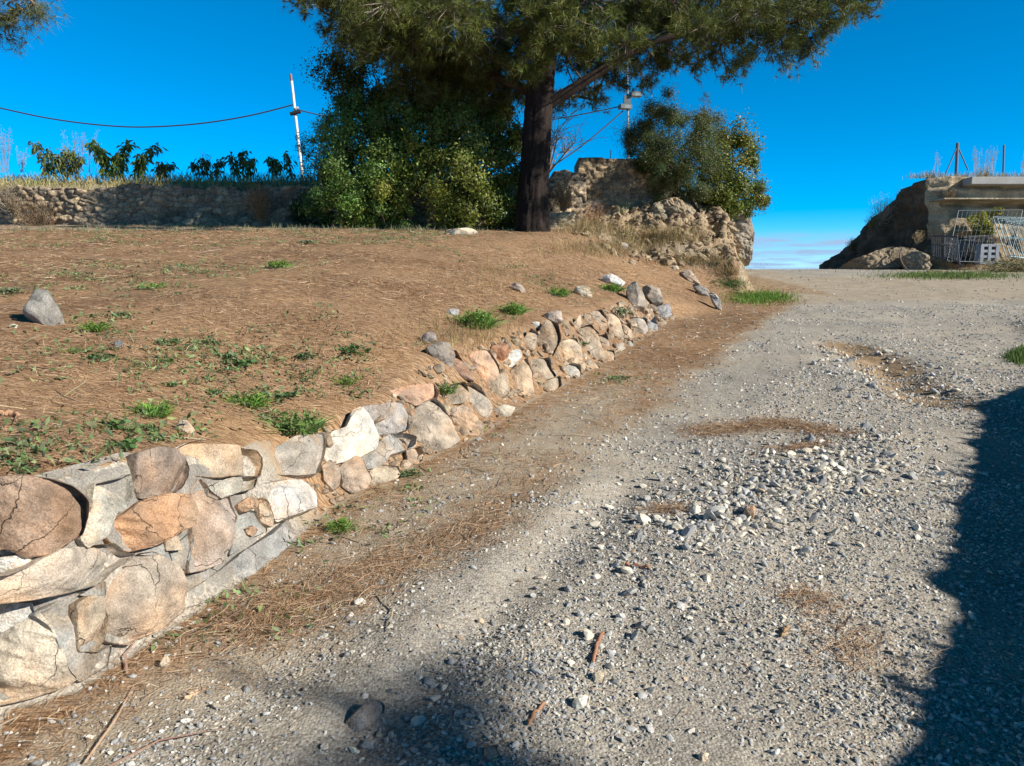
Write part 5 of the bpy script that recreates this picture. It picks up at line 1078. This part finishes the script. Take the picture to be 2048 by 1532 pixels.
big_rock([(1672,531),(1725,518),(1765,503),(1800,500),(1845,508),(1862,530),(1850,545),(1760,545),(1690,540)], 27.0, (.27,.20,.125), 61, 'low tan earth heap at the foot of the shaded side of the right bank', 'earth_heap', 'earth heap', .35, .5, M_earth, .06, .5, crag=.16, layers=.0, m=200, rings=90)
big_rock([(1806,512),(1830,500),(1856,512),(1862,540),(1812,545)], 26.2, (.30,.235,.16), 62, 'crumbling rubble lump beside the bent hose below the right bank', 'masonry_lump', 'ruin', .3, .5, None, .1, m=80, rings=30)
# vegetation on it
dry_bush('dry twiggy shrub on the slope edge of the right bank', 1765, 415, 29.8, 30, 120, (.36, .32, .24)); dry_bush('greenish shrub hanging on the shaded slope of the right bank', 1745, 440, 29.8, 16, 90, (.18, .17, .07))
dry_bush('small brown bush low on the slope edge of the right bank', 1704, 486, 32.2, 13, 60, (.2, .16, .08)); dry_bush('brown bush high on the slope edge of the right bank', 1806, 388, 29.6, 15, 60, (.24, .19, .10)); dry_bush('low brush along the crest of the right bank', 1860, 352, 28.2, 14, 60, (.24, .20, .11)); dry_bush('straw tuft behind the concrete slab', 1970, 345, 28.2, 18, 80, (.44, .36, .22)); dry_bush('brown tuft hanging from the face above the ledge', 1900, 385, 27.1, 13, 60, (.25, .19, .11))
dry_bush('pale dead tuft on the shaded lower face of the bank', 1838, 472, 27.2, 13, 50, (.40, .31, .18))
mb = MB()
for u in np.arange(1825, 2060, 5): blades(mb, P(u, 356, 28.0), 14, .12, (.08, .3), (.36, .30, .17), .014)
o = mb.obj('crest_grass', M_grass, smooth=False); o['kind'] = 'stuff'; tag(o, 'dry grass along the crest of the right bank', 'grass')
leaf_tree('yellow_green_shrub', 'yellow green leafy shrub behind the metal barriers', 'shrub', np.array(P(1965, 500, 26.6)), [(1965, 440, 26.6, 22), (1950, 460, 26.5, 18), (1978, 462, 26.6, 20), (1992, 425, 26.6, 12), (1965, 485, 26.5, 14)], 2000, .10, .5, (.27, .28, .05), .02)
# posts on top
bz = lambda mb, a, b, r, col=(.12, .13, .17), s=8: tube(mb, np.array([a, b]), r, s, col)
root = empty('fence_post', P(1912, 350, 28.2), 'dark post with two slanting braces on top of the right bank', 'fence post', 'posts on the right bank'); mb = MB(); bz(mb, P(1912, 352, 28.2), P(1915, 286, 28.2), .055); part(mb, 'post', M_paint, root)
for a in (P(1891, 348, 28.0), P(1936, 340, 28.4)): mb = MB(); bz(mb, a, P(1915, 292, 28.2), .022); part(mb, 'brace', M_paint, root)
root = empty('fence_post', P(2006, 352, 28.2), 'plain thin dark post right of the braced one on the bank', 'fence post', 'posts on the right bank'); mb = MB(); bz(mb, P(2006, 354, 28.2), P(2008, 290, 28.2), .032); part(mb, 'post', M_paint, root)
# crowd barriers
MET = (.09, .098, .11)
def barrier(label, pts, n, Y):
    """pts: bottom-left, bottom-right, top-right, top-left in photo pixels with distances"""
    q = [P(*p) for p in pts]; root = empty('crowd_barrier', (q[0]+q[1])/2, label, 'barrier', 'galvanised crowd barriers'); mb = MB()
    tube(mb, spline([q[0], q[3]*.97+q[0]*.03, q[3], q[3]*.95+q[2]*.05, q[2]*.95+q[3]*.05, q[2], q[2]*.97+q[1]*.03, q[1]], 60), .026, 8, MET); bz(mb, q[0]*.9+q[3]*.1, q[1]*.9+q[2]*.1, .02, MET); part(mb, 'frame', M_metal, root)
    for k in range(1, n): f = k/n; mb = MB(); bz(mb, (q[0]*(1-f)+q[1]*f)*.9+(q[3]*(1-f)+q[2]*f)*.1, q[3]*(1-f)+q[2]*f, .013, MET, 6); part(mb, 'bar', M_metal, root)
    for e in (0, 1): mb = MB(); d_ = np.array([0, .28, 0]); tube(mb, spline([q[e]-d_-np.array([0, 0, .08]), q[e]-d_*.4, q[e]+d_*.4, q[e]+d_-np.array([0, 0, .08])], 8), .02, 6, MET); part(mb, 'foot', M_metal, root)
barrier('leftmost crowd barrier standing edge-on near the heap', [(1866, 518, 25.9), (1888, 520, 25.6), (1888, 472, 25.6), (1863, 471, 25.9)], 6, 26)
barrier('crowd barrier turned towards the road in the middle of the barriers', [(1889, 519, 25.6), (1919, 530, 25.0), (1914, 474, 25.0), (1889, 472, 25.6)], 9, 25.5)
barrier('crowd barrier partly behind the grey slotted crate', [(1940, 525, 25.9), (1988, 524, 25.9), (1986, 472, 25.9), (1937, 473, 25.9)], 11, 26)
# slotted crate
cb = P(1973, 527, 25.5); root = empty('plastic_crate', cb, 'light grey crate with six dark slots standing before the barrier', 'crate'); mb = MB(); cw_, chh = 31/ppm(25.5), 36/ppm(25.5)
for xx in (-.5, -.02, .46):
    box(mb, cb+np.array([xx*cw_+.0, 0, chh/2]), cw_*.2, .3, chh, (.27, .285, .31))
for zz_ in (.03, .36, .66, .97):
    box(mb, cb+np.array([-.02*cw_, .004, zz_*chh]), cw_*1.1, .29, chh*.15, (.265, .28, .305))
part(mb, 'body', M_paint, root, False)
mb = MB(); box(mb, cb+np.array([0, .22, chh/2]), cw_*1.02, .08, chh*.92, (.07, .075, .085)); part(mb, 'back_panel', M_paint, root, False)
bb = P(1935, 527, 26.1); root = empty('storage_bin', bb, 'dark box standing between the crowd barriers', 'box'); mb = MB(); box(mb, bb+np.array([0, .2, .42]), .52, .5, .84, (.045, .05, .055), .1); part(mb, 'body', M_paint, root, False); mb = MB(); box(mb, bb+np.array([0, .2, .865]), .56, .54, .045, (.07, .075, .08), .1); part(mb, 'lid', M_paint, root, False)
# mesh fence panel leaning back, and stack of frames
def fence_panel(label, q, n, m, r=.013, rw=.0032, col=(.13, .15, .165)):
    q = [np.asarray(a) for a in q]; root = empty('mesh_fence', (q[0]+q[1])/2, label, 'fence panel', 'temporary fence panels'); mb = MB()
    for a, b in ((0, 1), (1, 2), (2, 3), (3, 0)): bz(mb, q[a], q[b], r, col)
    part(mb, 'frame', M_metal, root); mb = MB()
    for k in range(1, n): f = k/n; bz(mb, q[0]*(1-f)+q[1]*f, q[3]*(1-f)+q[2]*f, rw, col, 4)
    for k in range(1, m): f = k/m; bz(mb, q[0]*(1-f)+q[3]*f, q[1]*(1-f)+q[2]*f, rw, col, 4)
    part(mb, 'mesh', M_metal, root)
fence_panel('large wire mesh panel leaning back over the shrub with a slanted frame', [P(1894, 522, 25.2), P(2018, 526, 25.3), P(2045, 420, 26.0), P(1917, 421, 26.0)], 14, 5)
for i in range(5):
    lab = ['front', 'second', 'third', 'fourth', 'rear'][i]+' blue grey fence frame of the leaning stack at the right edge'
    a = i*9; Y = 25.4+i*.12
    fence_panel(lab, [P(2012+a, 512+i*.5, Y), P(2092+a, 522, Y), P(2070+a, 436+i*3, Y+.6), P(1986+a, 434+i*3, Y+.6)], 6, 2, .016, .009, (.22, .30, .33))
# hose, branch and brush pile
mb = MB(); q = spline([P(1804, 497, 26.4), P(1800, 512, 26.), P(1806, 530, 25.4), P(1822, 545, 24.4), P(1850, 547, 24.), P(1885, 546, 24.)], 30)
tube(mb, q, .028, 8, (.16, .12, .09)); tag(mb.obj('bent_hose', M_rubber, origin=q[5]), 'dark bent hose hanging down the rubble at the foot of the right bank', 'hose')
mb = MB(); q = spline([P(1855, 545, 23.6), P(1880, 543, 23.6), P(1902, 546, 23.6)], 12); tube(mb, q, np.linspace(.05, .03, 12)*(1+.15*rng.normal(size=12)), 8, (.22, .17, .12)); tag(mb.obj('dead_branch', M_bark, origin=q[0]), 'short dead branch lying on the grass before the barriers', 'branch')
def brush(label, cu, cv, Y, ru, rv, n):
    c = P(cu, cv, Y); root = empty('brush_pile', c, label, 'brush pile'); mb = MB()
    for _ in range(n):
        a = P(cu+rng.normal()*ru*.5, cv+abs(rng.normal())*-rv*.3+rv*.3, Y+rng.normal()*.4); d_ = norm(np.array([rng.normal(), rng.normal()*.6, .25*rng.normal()]))*rng.uniform(.2, .6); tube(mb, spline([a, a+d_*.5+np.array([0, 0, .05]), a+d_], 5), np.linspace(.012, .004, 5), 4, jcol((.27, .22, .12), 1, .3)[0], False)
    m = n*14; cc_ = np.stack([P(cu+rng.normal()*ru*.5, cv+rv*.4-abs(rng.normal())*rv*.45, Y+rng.normal()*.4) for _ in range(m)]); leaves(mb, cc_, rng.normal(size=(m, 3)), .07, .02, jcol((.20, .19, .09), m, .35)); part(mb, 'twigs', M_wood, root, False)
brush('pile of cut brush in front of the leaning fence frames', 2030, 535, 24.2, 50, 26, 260)
